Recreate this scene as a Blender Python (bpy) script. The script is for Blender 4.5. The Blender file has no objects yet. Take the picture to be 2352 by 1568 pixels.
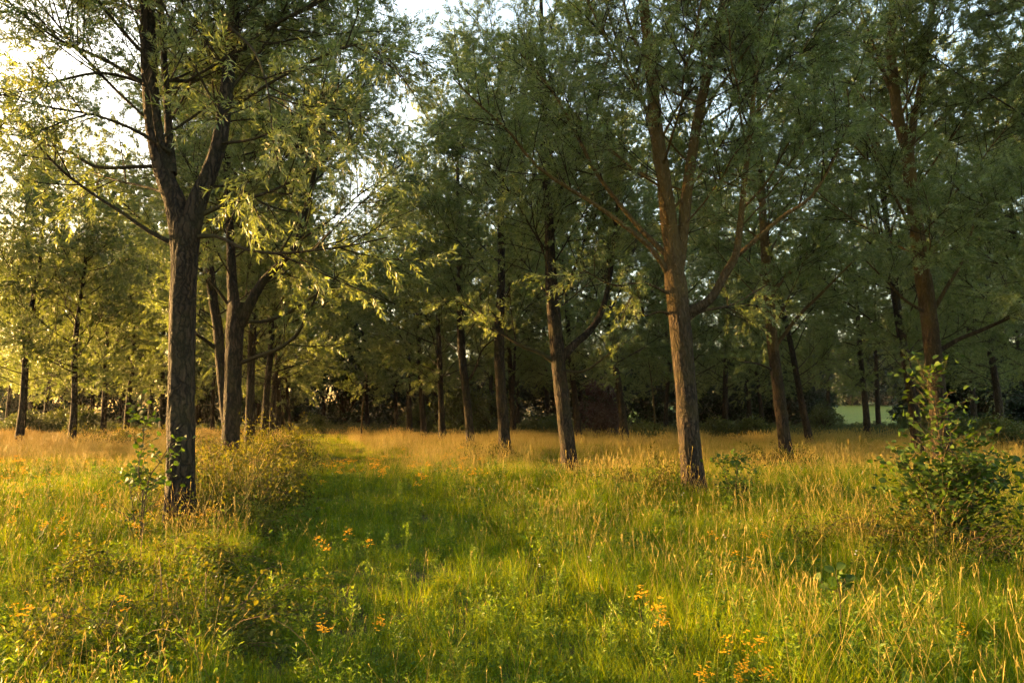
import bpy, math
import numpy as np
from mathutils import Vector, Matrix, Euler

# ------------------------------------------------------------------ camera
SC = bpy.context.scene
COL = SC.collection
CAM_H = 1.95
FPX, CU, CV = 1680.0, 1176.0, 784.0           # focal length and centre in a 2352 x 1568 frame
TILT = math.atan(161.0 / FPX)                 # looking slightly up
cam_d = bpy.data.cameras.new('camera')
cam_d.sensor_width = 36.0
cam_d.lens = 36.0 * FPX / 2352.0
cam_d.clip_start = 0.05
cam_d.clip_end = 3000.0
cam = bpy.data.objects.new('camera', cam_d)
COL.objects.link(cam)
cam.location = (0, 0, CAM_H)
cam.rotation_euler = (math.radians(90) + TILT, 0, 0)
SC.camera = cam

# ------------------------------------------------------------------ light
SUN_AZ = math.radians(-68.0)                  # left of the view direction, a little in front
SUN_EL = math.radians(5.7)
world = bpy.data.worlds.new('World')
SC.world = world
world.use_nodes = True
wn = world.node_tree
wn.nodes.clear()
sky = wn.nodes.new('ShaderNodeTexSky')
sky.sky_type = 'NISHITA'
sky.sun_disc = False
sky.sun_elevation = SUN_EL
sky.sun_rotation = SUN_AZ
sky.altitude = 50
sky.air_density = 0.9
sky.dust_density = 3.4
sky.ozone_density = 0.3
bg = wn.nodes.new('ShaderNodeBackground')
bg.inputs['Strength'].default_value = 0.14
wo = wn.nodes.new('ShaderNodeOutputWorld')
wn.links.new(sky.outputs[0], bg.inputs[0])
wn.links.new(bg.outputs[0], wo.inputs[0])
sun_d = bpy.data.lights.new('sun', 'SUN')
sun_d.energy = 5.0
sun_d.angle = math.radians(0.55)
sun_d.color = (1.0, 0.59, 0.21)
sun = bpy.data.objects.new('sun', sun_d)
COL.objects.link(sun)
TO_SUN = Vector((math.sin(SUN_AZ) * math.cos(SUN_EL), math.cos(SUN_AZ) * math.cos(SUN_EL), math.sin(SUN_EL)))
sun.rotation_euler = TO_SUN.to_track_quat('Z', 'Y').to_euler()
sun.location = TO_SUN * 60
SC.view_settings.view_transform = 'Standard'
SC.view_settings.look = 'None'
SC.view_settings.exposure = 3.15
SC.view_settings.gamma = 1.0
SC.view_settings.use_curve_mapping = False
SC.render.engine = 'CYCLES'
SC.cycles.max_bounces = 6
SC.cycles.diffuse_bounces = 4
SC.cycles.glossy_bounces = 2
SC.cycles.transmission_bounces = 4
SC.cycles.transparent_max_bounces = 6
SC.cycles.volume_bounces = 0
SC.cycles.caustics_reflective = False
SC.cycles.caustics_refractive = False
SC.cycles.use_denoising = True
SC.cycles.sample_clamp_indirect = 6.0
SC.cycles.use_adaptive_sampling = True
SC.cycles.adaptive_threshold = 0.03

RNG = np.random.default_rng(11)


def at(u, v, d):
    """world point seen at pixel (u, v) of the 2352 x 1568 frame, d metres ahead"""
    a = (u - CU) / FPX
    b = (CV - v) / FPX
    y = math.cos(TILT) - b * math.sin(TILT)
    z = math.sin(TILT) + b * math.cos(TILT)
    k = d / y
    return np.array([a * k, d, CAM_H + z * k])


def on_ground(u, d):
    ph = math.atan2(-CAM_H, d)
    b = math.tan(ph - TILT)
    y = math.cos(TILT) - b * math.sin(TILT)
    return np.array([(u - CU) / FPX / y * d, d, 0.0])


# ------------------------------------------------------------------ value noise in numpy
def _hash(i, j, seed):
    n = (i * 374761393 + j * 668265263 + seed * 1442695041) & 0xFFFFFFFF
    n = ((n ^ (n >> 13)) * 1274126177) & 0xFFFFFFFF
    return ((n ^ (n >> 16)) & 0xFFFF) / 65535.0


def vnoise(x, y, seed=0):
    x = np.asarray(x, float); y = np.asarray(y, float)
    xi = np.floor(x).astype(np.int64); yi = np.floor(y).astype(np.int64)
    fx = x - xi; fy = y - yi
    fx = fx * fx * (3 - 2 * fx); fy = fy * fy * (3 - 2 * fy)
    a = _hash(xi, yi, seed); b = _hash(xi + 1, yi, seed)
    c = _hash(xi, yi + 1, seed); d = _hash(xi + 1, yi + 1, seed)
    return (a * (1 - fx) + b * fx) * (1 - fy) + (c * (1 - fx) + d * fx) * fy


def ground_z(x, y):
    return 0.16 * (vnoise(np.asarray(x) * 0.16 + 40, np.asarray(y) * 0.16, 3) - 0.5) \
        + 0.07 * (vnoise(np.asarray(x) * 0.6 + 9, np.asarray(y) * 0.6, 5) - 0.5)


# ------------------------------------------------------------------ materials
def new_mat(name):
    m = bpy.data.materials.new(name)
    m.use_nodes = True
    m.node_tree.nodes.clear()
    return m, m.node_tree.nodes, m.node_tree.links


def leaf_mat(name, dark, light, trans=0.42, rough=0.5, spec=0.3, tcol=None, obj_var=0.25):
    """two-sided leaf: diffuse and gloss on top, light let through; tint varies leaf by leaf"""
    m, N, L = new_mat(name)
    at_ = N.new('ShaderNodeAttribute'); at_.attribute_name = 'tint'
    oi = N.new('ShaderNodeObjectInfo')
    mth = N.new('ShaderNodeMath'); mth.operation = 'MULTIPLY_ADD'
    sub = N.new('ShaderNodeMath'); sub.operation = 'SUBTRACT'; sub.inputs[1].default_value = 0.5
    L.new(oi.outputs['Random'], sub.inputs[0])
    L.new(sub.outputs[0], mth.inputs[0]); mth.inputs[1].default_value = obj_var
    L.new(at_.outputs['Fac'], mth.inputs[2])
    ramp = N.new('ShaderNodeValToRGB')
    ramp.color_ramp.elements[0].color = (*dark, 1); ramp.color_ramp.elements[1].color = (*light, 1)
    L.new(mth.outputs[0], ramp.inputs[0])
    bs = N.new('ShaderNodeBsdfPrincipled')
    bs.inputs['Roughness'].default_value = rough
    bs.inputs['Specular IOR Level'].default_value = spec
    L.new(ramp.outputs[0], bs.inputs['Base Color'])
    tr = N.new('ShaderNodeBsdfTranslucent')
    mixc = N.new('ShaderNodeMix'); mixc.data_type = 'RGBA'; mixc.blend_type = 'MULTIPLY'
    mixc.inputs[0].default_value = 1.0
    L.new(ramp.outputs[0], mixc.inputs[6])
    mixc.inputs[7].default_value = (*(tcol or (1.5, 1.35, 0.6)), 1)
    L.new(mixc.outputs[2], tr.inputs[0])
    mx = N.new('ShaderNodeMixShader'); mx.inputs[0].default_value = trans
    L.new(bs.outputs[0], mx.inputs[1]); L.new(tr.outputs[0], mx.inputs[2])
    o = N.new('ShaderNodeOutputMaterial')
    L.new(mx.outputs[0], o.inputs[0])
    return m


def bark_mat(name, c0, c1, moss, moss_amt=0.5, scale=1.0, bump=0.9, high=None):
    m, N, L = new_mat(name)
    tc = N.new('ShaderNodeTexCoord')
    mp = N.new('ShaderNodeMapping'); mp.inputs['Scale'].default_value = (16 * scale, 16 * scale, 2.4 * scale)
    L.new(tc.outputs['Object'], mp.inputs[0])
    nz = N.new('ShaderNodeTexNoise'); nz.inputs['Scale'].default_value = 1.0
    nz.inputs['Detail'].default_value = 5; nz.inputs['Roughness'].default_value = 0.6
    nz.inputs['Distortion'].default_value = 0.5
    L.new(mp.outputs[0], nz.inputs['Vector'])
    rg = N.new('ShaderNodeMath'); rg.operation = 'SUBTRACT'; rg.inputs[1].default_value = 0.5
    ab = N.new('ShaderNodeMath'); ab.operation = 'ABSOLUTE'
    ml = N.new('ShaderNodeMath'); ml.operation = 'MULTIPLY'; ml.inputs[1].default_value = 5.0
    ml.use_clamp = True
    L.new(nz.outputs[0], rg.inputs[0]); L.new(rg.outputs[0], ab.inputs[0]); L.new(ab.outputs[0], ml.inputs[0])
    mp2 = N.new('ShaderNodeMapping'); mp2.inputs['Scale'].default_value = (14 * scale, 14 * scale, 2.1 * scale)
    dn = N.new('ShaderNodeTexNoise'); dn.inputs['Scale'].default_value = 6.0; dn.inputs['Detail'].default_value = 3
    L.new(tc.outputs['Object'], dn.inputs['Vector'])
    dm = N.new('ShaderNodeMix'); dm.data_type = 'VECTOR'; dm.inputs[0].default_value = 0.16
    L.new(tc.outputs['Object'], dm.inputs[4]); L.new(dn.outputs['Color'], dm.inputs[5])
    L.new(dm.outputs[1], mp2.inputs[0])
    vo = N.new('ShaderNodeTexVoronoi'); vo.feature = 'DISTANCE_TO_EDGE'; vo.inputs['Scale'].default_value = 1.0
    L.new(mp2.outputs[0], vo.inputs['Vector'])
    vm = N.new('ShaderNodeMath'); vm.operation = 'MULTIPLY'; vm.inputs[1].default_value = 4.0; vm.use_clamp = True
    L.new(vo.outputs[0], vm.inputs[0])
    bm_ = N.new('ShaderNodeMath'); bm_.operation = 'MULTIPLY'
    L.new(vm.outputs[0], bm_.inputs[0])
    mlb = N.new('ShaderNodeMath'); mlb.operation = 'MULTIPLY_ADD'; mlb.inputs[1].default_value = 0.6; mlb.inputs[2].default_value = 0.4
    L.new(ml.outputs[0], mlb.inputs[0]); L.new(mlb.outputs[0], bm_.inputs[1])
    ml = bm_
    ramp = N.new('ShaderNodeValToRGB')
    ramp.color_ramp.elements[0].color = (*c0, 1); ramp.color_ramp.elements[1].color = (*c1, 1)
    L.new(ml.outputs[0], ramp.inputs[0])
    n2 = N.new('ShaderNodeTexNoise'); n2.inputs['Scale'].default_value = 1.7; n2.inputs['Detail'].default_value = 4
    L.new(tc.outputs['Object'], n2.inputs['Vector'])
    r2 = N.new('ShaderNodeValToRGB')
    r2.color_ramp.elements[0].position = 0.48; r2.color_ramp.elements[1].position = 0.72
    L.new(n2.outputs[0], r2.inputs[0])
    mm = N.new('ShaderNodeMath'); mm.operation = 'MULTIPLY'; mm.inputs[1].default_value = moss_amt
    L.new(r2.outputs[0], mm.inputs[0])
    mc = N.new('ShaderNodeMix'); mc.data_type = 'RGBA'
    L.new(mm.outputs[0], mc.inputs[0]); L.new(ramp.outputs[0], mc.inputs[6]); mc.inputs[7].default_value = (*moss, 1)
    if high:                                   # orange-brown lichen and algae coat the upper stems
        sx = N.new('ShaderNodeSeparateXYZ'); L.new(tc.outputs['Object'], sx.inputs[0])
        mr = N.new('ShaderNodeMapRange'); mr.inputs[1].default_value = 3.5; mr.inputs[2].default_value = 7.0
        L.new(sx.outputs[2], mr.inputs[0])
        hm = N.new('ShaderNodeMath'); hm.operation = 'MULTIPLY'; L.new(mr.outputs[0], hm.inputs[0])
        ha = N.new('ShaderNodeMath'); ha.operation = 'MULTIPLY_ADD'; ha.inputs[1].default_value = 0.7; ha.inputs[2].default_value = 0.15
        L.new(n2.outputs[0], ha.inputs[0]); L.new(ha.outputs[0], hm.inputs[1])
        mh = N.new('ShaderNodeMix'); mh.data_type = 'RGBA'
        L.new(hm.outputs[0], mh.inputs[0]); L.new(mc.outputs[2], mh.inputs[6]); mh.inputs[7].default_value = (*high, 1)
        mc = mh
    bs = N.new('ShaderNodeBsdfPrincipled')
    bs.inputs['Roughness'].default_value = 0.9; bs.inputs['Specular IOR Level'].default_value = 0.15
    L.new(mc.outputs[2], bs.inputs['Base Color'])
    bp = N.new('ShaderNodeBump'); bp.inputs['Strength'].default_value = bump; bp.inputs['Distance'].default_value = 0.05
    L.new(ml.outputs[0], bp.inputs['Height']); L.new(bp.outputs[0], bs.inputs['Normal'])
    o = N.new('ShaderNodeOutputMaterial'); L.new(bs.outputs[0], o.inputs[0])
    return m


def ground_mat(name, c0, c1, c2):
    m, N, L = new_mat(name)
    tc = N.new('ShaderNodeTexCoord')
    n1 = N.new('ShaderNodeTexNoise'); n1.inputs['Scale'].default_value = 0.5; n1.inputs['Detail'].default_value = 8
    n2 = N.new('ShaderNodeTexNoise'); n2.inputs['Scale'].default_value = 14; n2.inputs['Detail'].default_value = 6
    L.new(tc.outputs['Object'], n1.inputs['Vector']); L.new(tc.outputs['Object'], n2.inputs['Vector'])
    r = N.new('ShaderNodeValToRGB')
    r.color_ramp.elements[0].color = (*c0, 1); r.color_ramp.elements[0].position = 0.35
    r.color_ramp.elements[1].color = (*c1, 1); r.color_ramp.elements[1].position = 0.65
    L.new(n1.outputs[0], r.inputs[0])
    mc = N.new('ShaderNodeMix'); mc.data_type = 'RGBA'
    L.new(n2.outputs[0], mc.inputs[0]); L.new(r.outputs[0], mc.inputs[6]); mc.inputs[7].default_value = (*c2, 1)
    bs = N.new('ShaderNodeBsdfPrincipled'); bs.inputs['Roughness'].default_value = 0.95
    bs.inputs['Specular IOR Level'].default_value = 0.1
    L.new(mc.outputs[2], bs.inputs['Base Color'])
    bp = N.new('ShaderNodeBump'); bp.inputs['Strength'].default_value = 0.8; bp.inputs['Distance'].default_value = 0.06
    L.new(n2.outputs[0], bp.inputs['Height']); L.new(bp.outputs[0], bs.inputs['Normal'])
    o = N.new('ShaderNodeOutputMaterial'); L.new(bs.outputs[0], o.inputs[0])
    return m


M_WILLOW = leaf_mat('willow_leaf', (0.068, 0.104, 0.036), (0.200, 0.240, 0.105), 0.46, 0.42, 0.45, (1.6, 1.5, 0.5))
M_ALDER = leaf_mat('alder_leaf', (0.015, 0.038, 0.005), (0.055, 0.090, 0.010), 0.38, 0.65, 0.18, (1.7, 1.6, 0.3))
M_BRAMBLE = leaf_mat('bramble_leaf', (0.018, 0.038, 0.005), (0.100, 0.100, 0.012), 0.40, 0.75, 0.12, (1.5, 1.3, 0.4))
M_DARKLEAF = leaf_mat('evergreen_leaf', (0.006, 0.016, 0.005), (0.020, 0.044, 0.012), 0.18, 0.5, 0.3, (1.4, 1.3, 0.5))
M_SHRUB = leaf_mat('shrub_leaf', (0.030, 0.050, 0.012), (0.090, 0.115, 0.028), 0.35, 0.5, 0.3, (1.5, 1.3, 0.4))
M_COPPER = leaf_mat('copper_leaf', (0.030, 0.012, 0.010), (0.075, 0.040, 0.030), 0.2, 0.4, 0.4, (1.4, 1.0, 0.8))
M_GRASS = leaf_mat('grass_blade', (0.042, 0.112, 0.002), (0.215, 0.250, 0.005), 0.55, 0.6, 0.15, (1.6, 1.4, 0.3), 0.5)
M_STRAW = leaf_mat('straw', (0.250, 0.192, 0.032), (0.470, 0.375, 0.100), 0.45, 0.6, 0.2, (1.2, 1.05, 0.7), 0.5)
M_HERB = leaf_mat('herb_leaf', (0.035, 0.080, 0.006), (0.120, 0.170, 0.015), 0.45, 0.6, 0.2, (1.6, 1.5, 0.3), 0.4)
M_YELLOW = leaf_mat('yellow_petal', (0.560, 0.270, 0.006), (0.800, 0.450, 0.012), 0.30, 0.6, 0.2, (1.1, 1.0, 0.8), 0.3)
M_WHITE = leaf_mat('white_petal', (0.600, 0.560, 0.520), (0.800, 0.780, 0.740), 0.30, 0.6, 0.2, (1.0, 1.0, 1.0), 0.2)
M_BARK = bark_mat('willow_bark', (0.006, 0.005, 0.003), (0.074, 0.051, 0.031), (0.040, 0.034, 0.008), 0.5)
M_BARK_HI = bark_mat('lichen_bark', (0.007, 0.005, 0.003), (0.074, 0.051, 0.031), (0.055, 0.042, 0.010), 0.55, high=(0.180, 0.115, 0.030))
M_TWIG = bark_mat('twig_bark', (0.018, 0.013, 0.006), (0.055, 0.040, 0.018), (0.055, 0.052, 0.012), 0.6, 2.0, 0.3)
M_STEM = bark_mat('sapling_bark', (0.045, 0.035, 0.015), (0.120, 0.085, 0.036), (0.08, 0.07, 0.02), 0.3, 2.0, 0.3)
M_CANE = bark_mat('bramble_cane', (0.070, 0.040, 0.020), (0.190, 0.110, 0.045), (0.12, 0.11, 0.03), 0.4, 2.0, 0.3)
M_SOIL = ground_mat('meadow_soil', (0.030, 0.036, 0.012), (0.055, 0.060, 0.018), (0.060, 0.045, 0.020))
M_FIELD = ground_mat('field_grass', (0.013, 0.038, 0.007), (0.034, 0.080, 0.013), (0.018, 0.045, 0.008))


# ------------------------------------------------------------------ mesh building
class Acc:
    """collects triangles and quads with a material index and a per-vertex tint"""
    def __init__(s):
        s.v, s.t, s.f, s.n = [], [], [], 0

    def add(s, verts, faces, tint=0.5, mat=0):
        verts = np.asarray(verts, np.float32).reshape(-1, 3)
        faces = np.asarray(faces, np.int32)
        s.f.append((faces + s.n, mat))
        s.v.append(verts)
        tt = np.empty(len(verts), np.float32); tt[:] = tint
        s.t.append(tt)
        s.n += len(verts)

    def mesh(s, name, mats, smooth=True):
        me = bpy.data.meshes.new(name)
        if not s.v:
            return me
        V = np.concatenate(s.v)
        loops = np.concatenate([f.ravel() for f, _ in s.f])
        sizes = np.concatenate([np.full(len(f), f.shape[1], np.int32) for f, _ in s.f])
        mi = np.concatenate([np.full(len(f), m, np.int32) for f, m in s.f])
        starts = np.concatenate([[0], np.cumsum(sizes)[:-1]]).astype(np.int32)
        me.vertices.add(len(V)); me.vertices.foreach_set('co', V.ravel())
        me.loops.add(len(loops)); me.loops.foreach_set('vertex_index', loops)
        me.polygons.add(len(sizes)); me.polygons.foreach_set('loop_start', starts)
        me.polygons.foreach_set('material_index', mi)
        if smooth:
            me.polygons.foreach_set('use_smooth', np.ones(len(sizes), bool))
        a = me.attributes.new('tint', 'FLOAT', 'POINT')
        a.data.foreach_set('value', np.concatenate(s.t))
        for m in (mats if isinstance(mats, (list, tuple)) else [mats]):
            me.materials.append(m)
        me.update(calc_edges=True)
        return me


def unit(a):
    return a / np.maximum(np.linalg.norm(a, axis=-1, keepdims=True), 1e-9)


def tubes(acc, P, R, sides, tint=0.5, mat=0, cap=True):
    """P (N, n, 3) centre lines, R (N, n) radii"""
    P = np.asarray(P, float); R = np.asarray(R, float)
    if P.ndim == 2:
        P = P[None]; R = R[None]
    N, n, _ = P.shape
    if N == 0:
        return
    T = unit(np.gradient(P, axis=1))
    main = unit(P[:, -1] - P[:, 0])
    ref = np.where(np.abs(main[:, :1]) < 0.75, np.array([[1.0, 0, 0]]), np.array([[0, 1.0, 0]]))
    A = unit(np.cross(T, ref[:, None, :])); B = np.cross(T, A)
    th = np.linspace(0, 2 * math.pi, sides, endpoint=False)
    V = P[:, :, None, :] + R[:, :, None, None] * (np.cos(th)[None, None, :, None] * A[:, :, None, :] + np.sin(th)[None, None, :, None] * B[:, :, None, :])
    base = (np.arange(N) * n * sides)[:, None, None] + (np.arange(n - 1) * sides)[None, :, None]
    k = np.arange(sides)[None, None, :]; k2 = (k + 1) % sides
    F = np.stack([base + k, base + sides + k, base + sides + k2, base + k2], -1).reshape(-1, 4)
    acc.add(V, F, tint, mat)


def spline(pts, n):
    """Catmull-Rom through pts (m, k) sampled at n points, even by length"""
    p = np.asarray(pts, float)
    if len(p) == 2:
        p = np.array([p[0], (p[0] + p[1]) / 2, p[1]])
    q = np.vstack([2 * p[0] - p[1], p, 2 * p[-1] - p[-2]])
    out = []
    for i in range(1, len(q) - 2):
        t = np.linspace(0, 1, 14, endpoint=False)[:, None]
        a, b, c, d = q[i - 1], q[i], q[i + 1], q[i + 2]
        out.append(0.5 * ((2 * b) + (c - a) * t + (2 * a - 5 * b + 4 * c - d) * t ** 2 + (3 * b - a - 3 * c + d) * t ** 3))
    o = np.vstack(out + [p[-1:]])
    s = np.concatenate([[0], np.cumsum(np.linalg.norm(np.diff(o[:, :3], axis=0), axis=1))])
    x = np.linspace(0, s[-1], n)
    return np.stack([np.interp(x, s, o[:, k]) for k in range(o.shape[1])], 1)


def px_line(pts, d0, d1, origin, n):
    """a line drawn in frame pixels (u, v, width) going from depth d0 to d1, as points and radii about origin"""
    m = len(pts)
    W = []
    for i, (u, v, w) in enumerate(pts):
        d = d0 + (d1 - d0) * i / (m - 1)
        p = at(u, v, d)
        W.append([*(p - origin), 0.91 * w * d / FPX / 2])
    s = spline(W, n)
    return s[:, :3], np.maximum(s[:, 3], 0.004)


def rough_trunk(acc, P, R, sides, rng, depth=0.10, flare=True, mat=0):
    """trunk with furrowed bark as real relief"""
    n = len(P)
    T = unit(np.gradient(P, axis=0))
    A = unit(np.cross(T, np.array([[0.2, 1.0, 0.0]]))); B = np.cross(T, A)
    th = np.linspace(0, 2 * math.pi, sides, endpoint=False)
    z = np.concatenate([[0], np.cumsum(np.linalg.norm(np.diff(P, axis=0), axis=1))])
    sd = int(rng.integers(1000))
    circ = 9.0
    TH, Z = np.meshgrid(th, z)
    x = TH / (2 * math.pi) * circ * 2 + 0.7 * (vnoise(Z * 2.5, TH * 0, sd) - 0.5)
    # periodic in angle by blending two sheets
    w = TH / (2 * math.pi)
    f1 = np.abs(vnoise(x, Z * 1.6, sd) - 0.5) * 2
    f2 = np.abs(vnoise(x - 2 * circ, Z * 1.6, sd) - 0.5) * 2
    ridge = f1 * (1 - w) + f2 * w
    lump = 0.5 * (np.sin(TH * 2 + vnoise(Z * 0.5, Z * 0, sd + 1) * 6) + np.sin(TH * 3 + vnoise(Z * 0.4, Z * 0, sd + 2) * 8)) * 0.5
    rr = R[:, None] * (1 + depth * (ridge - 0.45) + 0.05 * lump)
    if flare:
        fl = np.exp(-z / 0.36)[:, None]
        rr = rr * (1 + fl * (0.22 + 0.30 * np.maximum(0, np.sin(TH * 5 + sd)) + 0.15 * np.sin(TH * 3 + sd * 2)))
    V = P[:, None, :] + rr[..., None] * (np.cos(TH)[..., None] * A[:, None, :] + np.sin(TH)[..., None] * B[:, None, :])
    k = np.arange(sides); k2 = (k + 1) % sides
    b = (np.arange(n - 1) * sides)[:, None]
    F = np.stack([b + k, b + sides + k, b + sides + k2, b + k2], -1).reshape(-1, 4)
    acc.add(V, F, 0.5, mat)


def leaves(acc, P, D, length, width, rng, tint=None, mat=0, fold=0.25, up=0.3, tri=False):
    """lanceolate leaves: one folded quad each; P base, D direction"""
    N = len(P)
    if N == 0:
        return
    D = unit(D)
    r = unit(rng.normal(size=(N, 3)) + np.array([0, 0, up]))
    S = unit(np.cross(D, r)); Nn = np.cross(S, D)
    L = length * rng.uniform(0.65, 1.25, (N, 1)); W = width * rng.uniform(0.75, 1.2, (N, 1))
    if tri:
        V = np.stack([P, P + D * L * 0.45 + S * W * 0.9, P + D * L], 1)
        acc.add(V, np.arange(N * 3).reshape(N, 3), np.repeat(rng.uniform(0, 1, N) if tint is None else tint, 3), mat)
        return
    mid = P + D * L * 0.45
    V = np.stack([P, mid + S * W * 0.5 + Nn * W * fold, P + D * L - Nn * L * 0.12, mid - S * W * 0.5 + Nn * W * fold], 1)
    F = np.arange(N * 4).reshape(N, 4)
    if tint is None:
        tint = rng.uniform(0, 1, N)
    acc.add(V, F, np.repeat(tint, 4), mat)


def broad_leaves(acc, P, D, length, width, rng, tint=None, mat=0, up=1.2):
    """ovate leaves of two folded halves with six corners each"""
    N = len(P)
    if N == 0:
        return
    D = unit(D)
    r = unit(rng.normal(size=(N, 3)) * 0.6 + np.array([0, 0, up]))
    S = unit(np.cross(D, r)); Nn = np.cross(S, D)
    L = length * rng.uniform(0.65, 1.2, (N, 1)); W = width * rng.uniform(0.75, 1.15, (N, 1))
    a = P; t = P + D * L - Nn * L * 0.15
    m = P + D * L * 0.5
    l1 = P + D * L * 0.25 - S * W * 0.40 + Nn * W * 0.12; l2 = P + D * L * 0.68 - S * W * 0.42 + Nn * W * 0.10
    r1 = P + D * L * 0.25 + S * W * 0.40 + Nn * W * 0.12; r2 = P + D * L * 0.68 + S * W * 0.42 + Nn * W * 0.10
    V = np.stack([a, l1, l2, t, r2, r1], 1)
    b = (np.arange(N) * 6)[:, None]
    F = np.concatenate([b + np.array([[0, 1, 2, 3]]), b + np.array([[0, 3, 4, 5]])])
    if tint is None:
        tint = rng.uniform(0, 1, N)
    acc.add(V, F, np.repeat(tint, 6), mat)


# ------------------------------------------------------------------ objects
def link(o, parent=None):
    COL.objects.link(o)
    if parent is not None:
        o.parent = parent
    return o


def mesh_obj(name, me, parent=None):
    return link(bpy.data.objects.new(name, me), parent)


def tag(o, label=None, cat=None, group=None, kind=None):
    if label: o['label'] = label
    if cat: o['category'] = cat
    if group: o['group'] = group
    if kind: o['kind'] = kind
    return o


def thing(name, label, cat, loc, rot=(0, 0, 0), group=None, scale=1.0):
    o = bpy.data.objects.new(name, None)
    o.empty_display_size = 0.2
    COL.objects.link(o)
    o.location = [float(c) for c in loc]; o.rotation_euler = rot
    o.scale = (scale,) * 3 if not hasattr(scale, '__len__') else scale
    return tag(o, label, cat, group)


# ------------------------------------------------------------------ ground and field
def build_ground():
    xs = np.concatenate([np.linspace(-900, -90, 12), np.linspace(-80, 80, 121), np.linspace(90, 900, 12)])
    ys = np.concatenate([np.linspace(-300, -12, 10), np.linspace(-10, 100, 111), np.linspace(110, 1800, 16)])
    X, Y = np.meshgrid(xs, ys)
    Z = ground_z(X, Y) * np.clip((100 - np.abs(Y)) / 20, 0, 1) * np.clip((85 - np.abs(X)) / 20, 0, 1)
    V = np.stack([X, Y, Z], -1)
    ny, nx = X.shape
    i = (np.arange(ny - 1)[:, None] * nx + np.arange(nx - 1)[None, :])
    F = np.stack([i, i + 1, i + nx + 1, i + nx], -1).reshape(-1, 4)
    a = Acc(); a.add(V, F)
    tag(mesh_obj('ground', a.mesh('ground', M_SOIL)), kind='structure')
    # sunlit field on the slope beyond the trees, seen through the gap at the right
    xs = np.linspace(20, 150, 40); ys = np.linspace(84, 190, 40)
    X, Y = np.meshgrid(xs, ys)
    Z = 0.25 + np.clip((Y - 90) / 100, 0, 1) * 4.2 + 0.25 * (vnoise(X * 0.12, Y * 0.3, 8) - 0.5)
    Z[0] = -0.3; Z[:, 0] = -0.3; Z[:, -1] = -0.3; Z[-1] = -0.3
    i = (np.arange(39)[:, None] * 40 + np.arange(39)[None, :])
    F = np.stack([i, i + 1, i + 41, i + 40], -1).reshape(-1, 4)
    a = Acc(); a.add(np.stack([X, Y, Z], -1), F)
    tag(mesh_obj('field', a.mesh('field', M_FIELD)), kind='structure')


build_ground()


# ------------------------------------------------------------------ willow growth
def perp_dirs(T, rng, up=0.0):
    r = rng.normal(size=T.shape)
    r[:, 2] += up
    return unit(r - (r * T).sum(-1, keepdims=True) * T)


def children_of(P, R, counts, trange, rng, fwd, side, upv, lens, n, curl=0.0, rad=0.5):
    """side branches on the lines P (N, n0, 3); counts per line; returns P2, R2"""
    N, n0, _ = P.shape
    idx = np.repeat(np.arange(N), counts)
    if len(idx) == 0:
        return np.zeros((0, n, 3)), np.zeros((0, n)), np.zeros(0)
    t = rng.uniform(trange[0], trange[1], len(idx))
    x = t * (n0 - 1); i0 = np.minimum(x.astype(int), n0 - 2); f = (x - i0)[:, None]
    p = P[idx, i0] * (1 - f) + P[idx, i0 + 1] * f
    r = R[idx, i0] * (1 - f[:, 0]) + R[idx, i0 + 1] * f[:, 0]
    T = unit(P[idx, i0 + 1] - P[idx, i0])
    d = unit(T * fwd + perp_dirs(T, rng) * side + np.array([0, 0, upv]))
    L = lens(idx, t) * rng.uniform(0.6, 1.25, len(idx))
    s = np.linspace(0, 1, n)[None, :, None]
    bend = perp_dirs(d, rng) * 0.16
    bend[:, 2] += curl
    Q = p[:, None, :] + L[:, None, None] * (d[:, None, :] * s + bend[:, None, :] * s ** 2)
    r0 = np.minimum(r * 0.75, rad * (0.004 + 0.009 * L))
    R2 = r0[:, None] * np.linspace(1, 0.35, n)[None, :]
    return Q, R2, L


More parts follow.
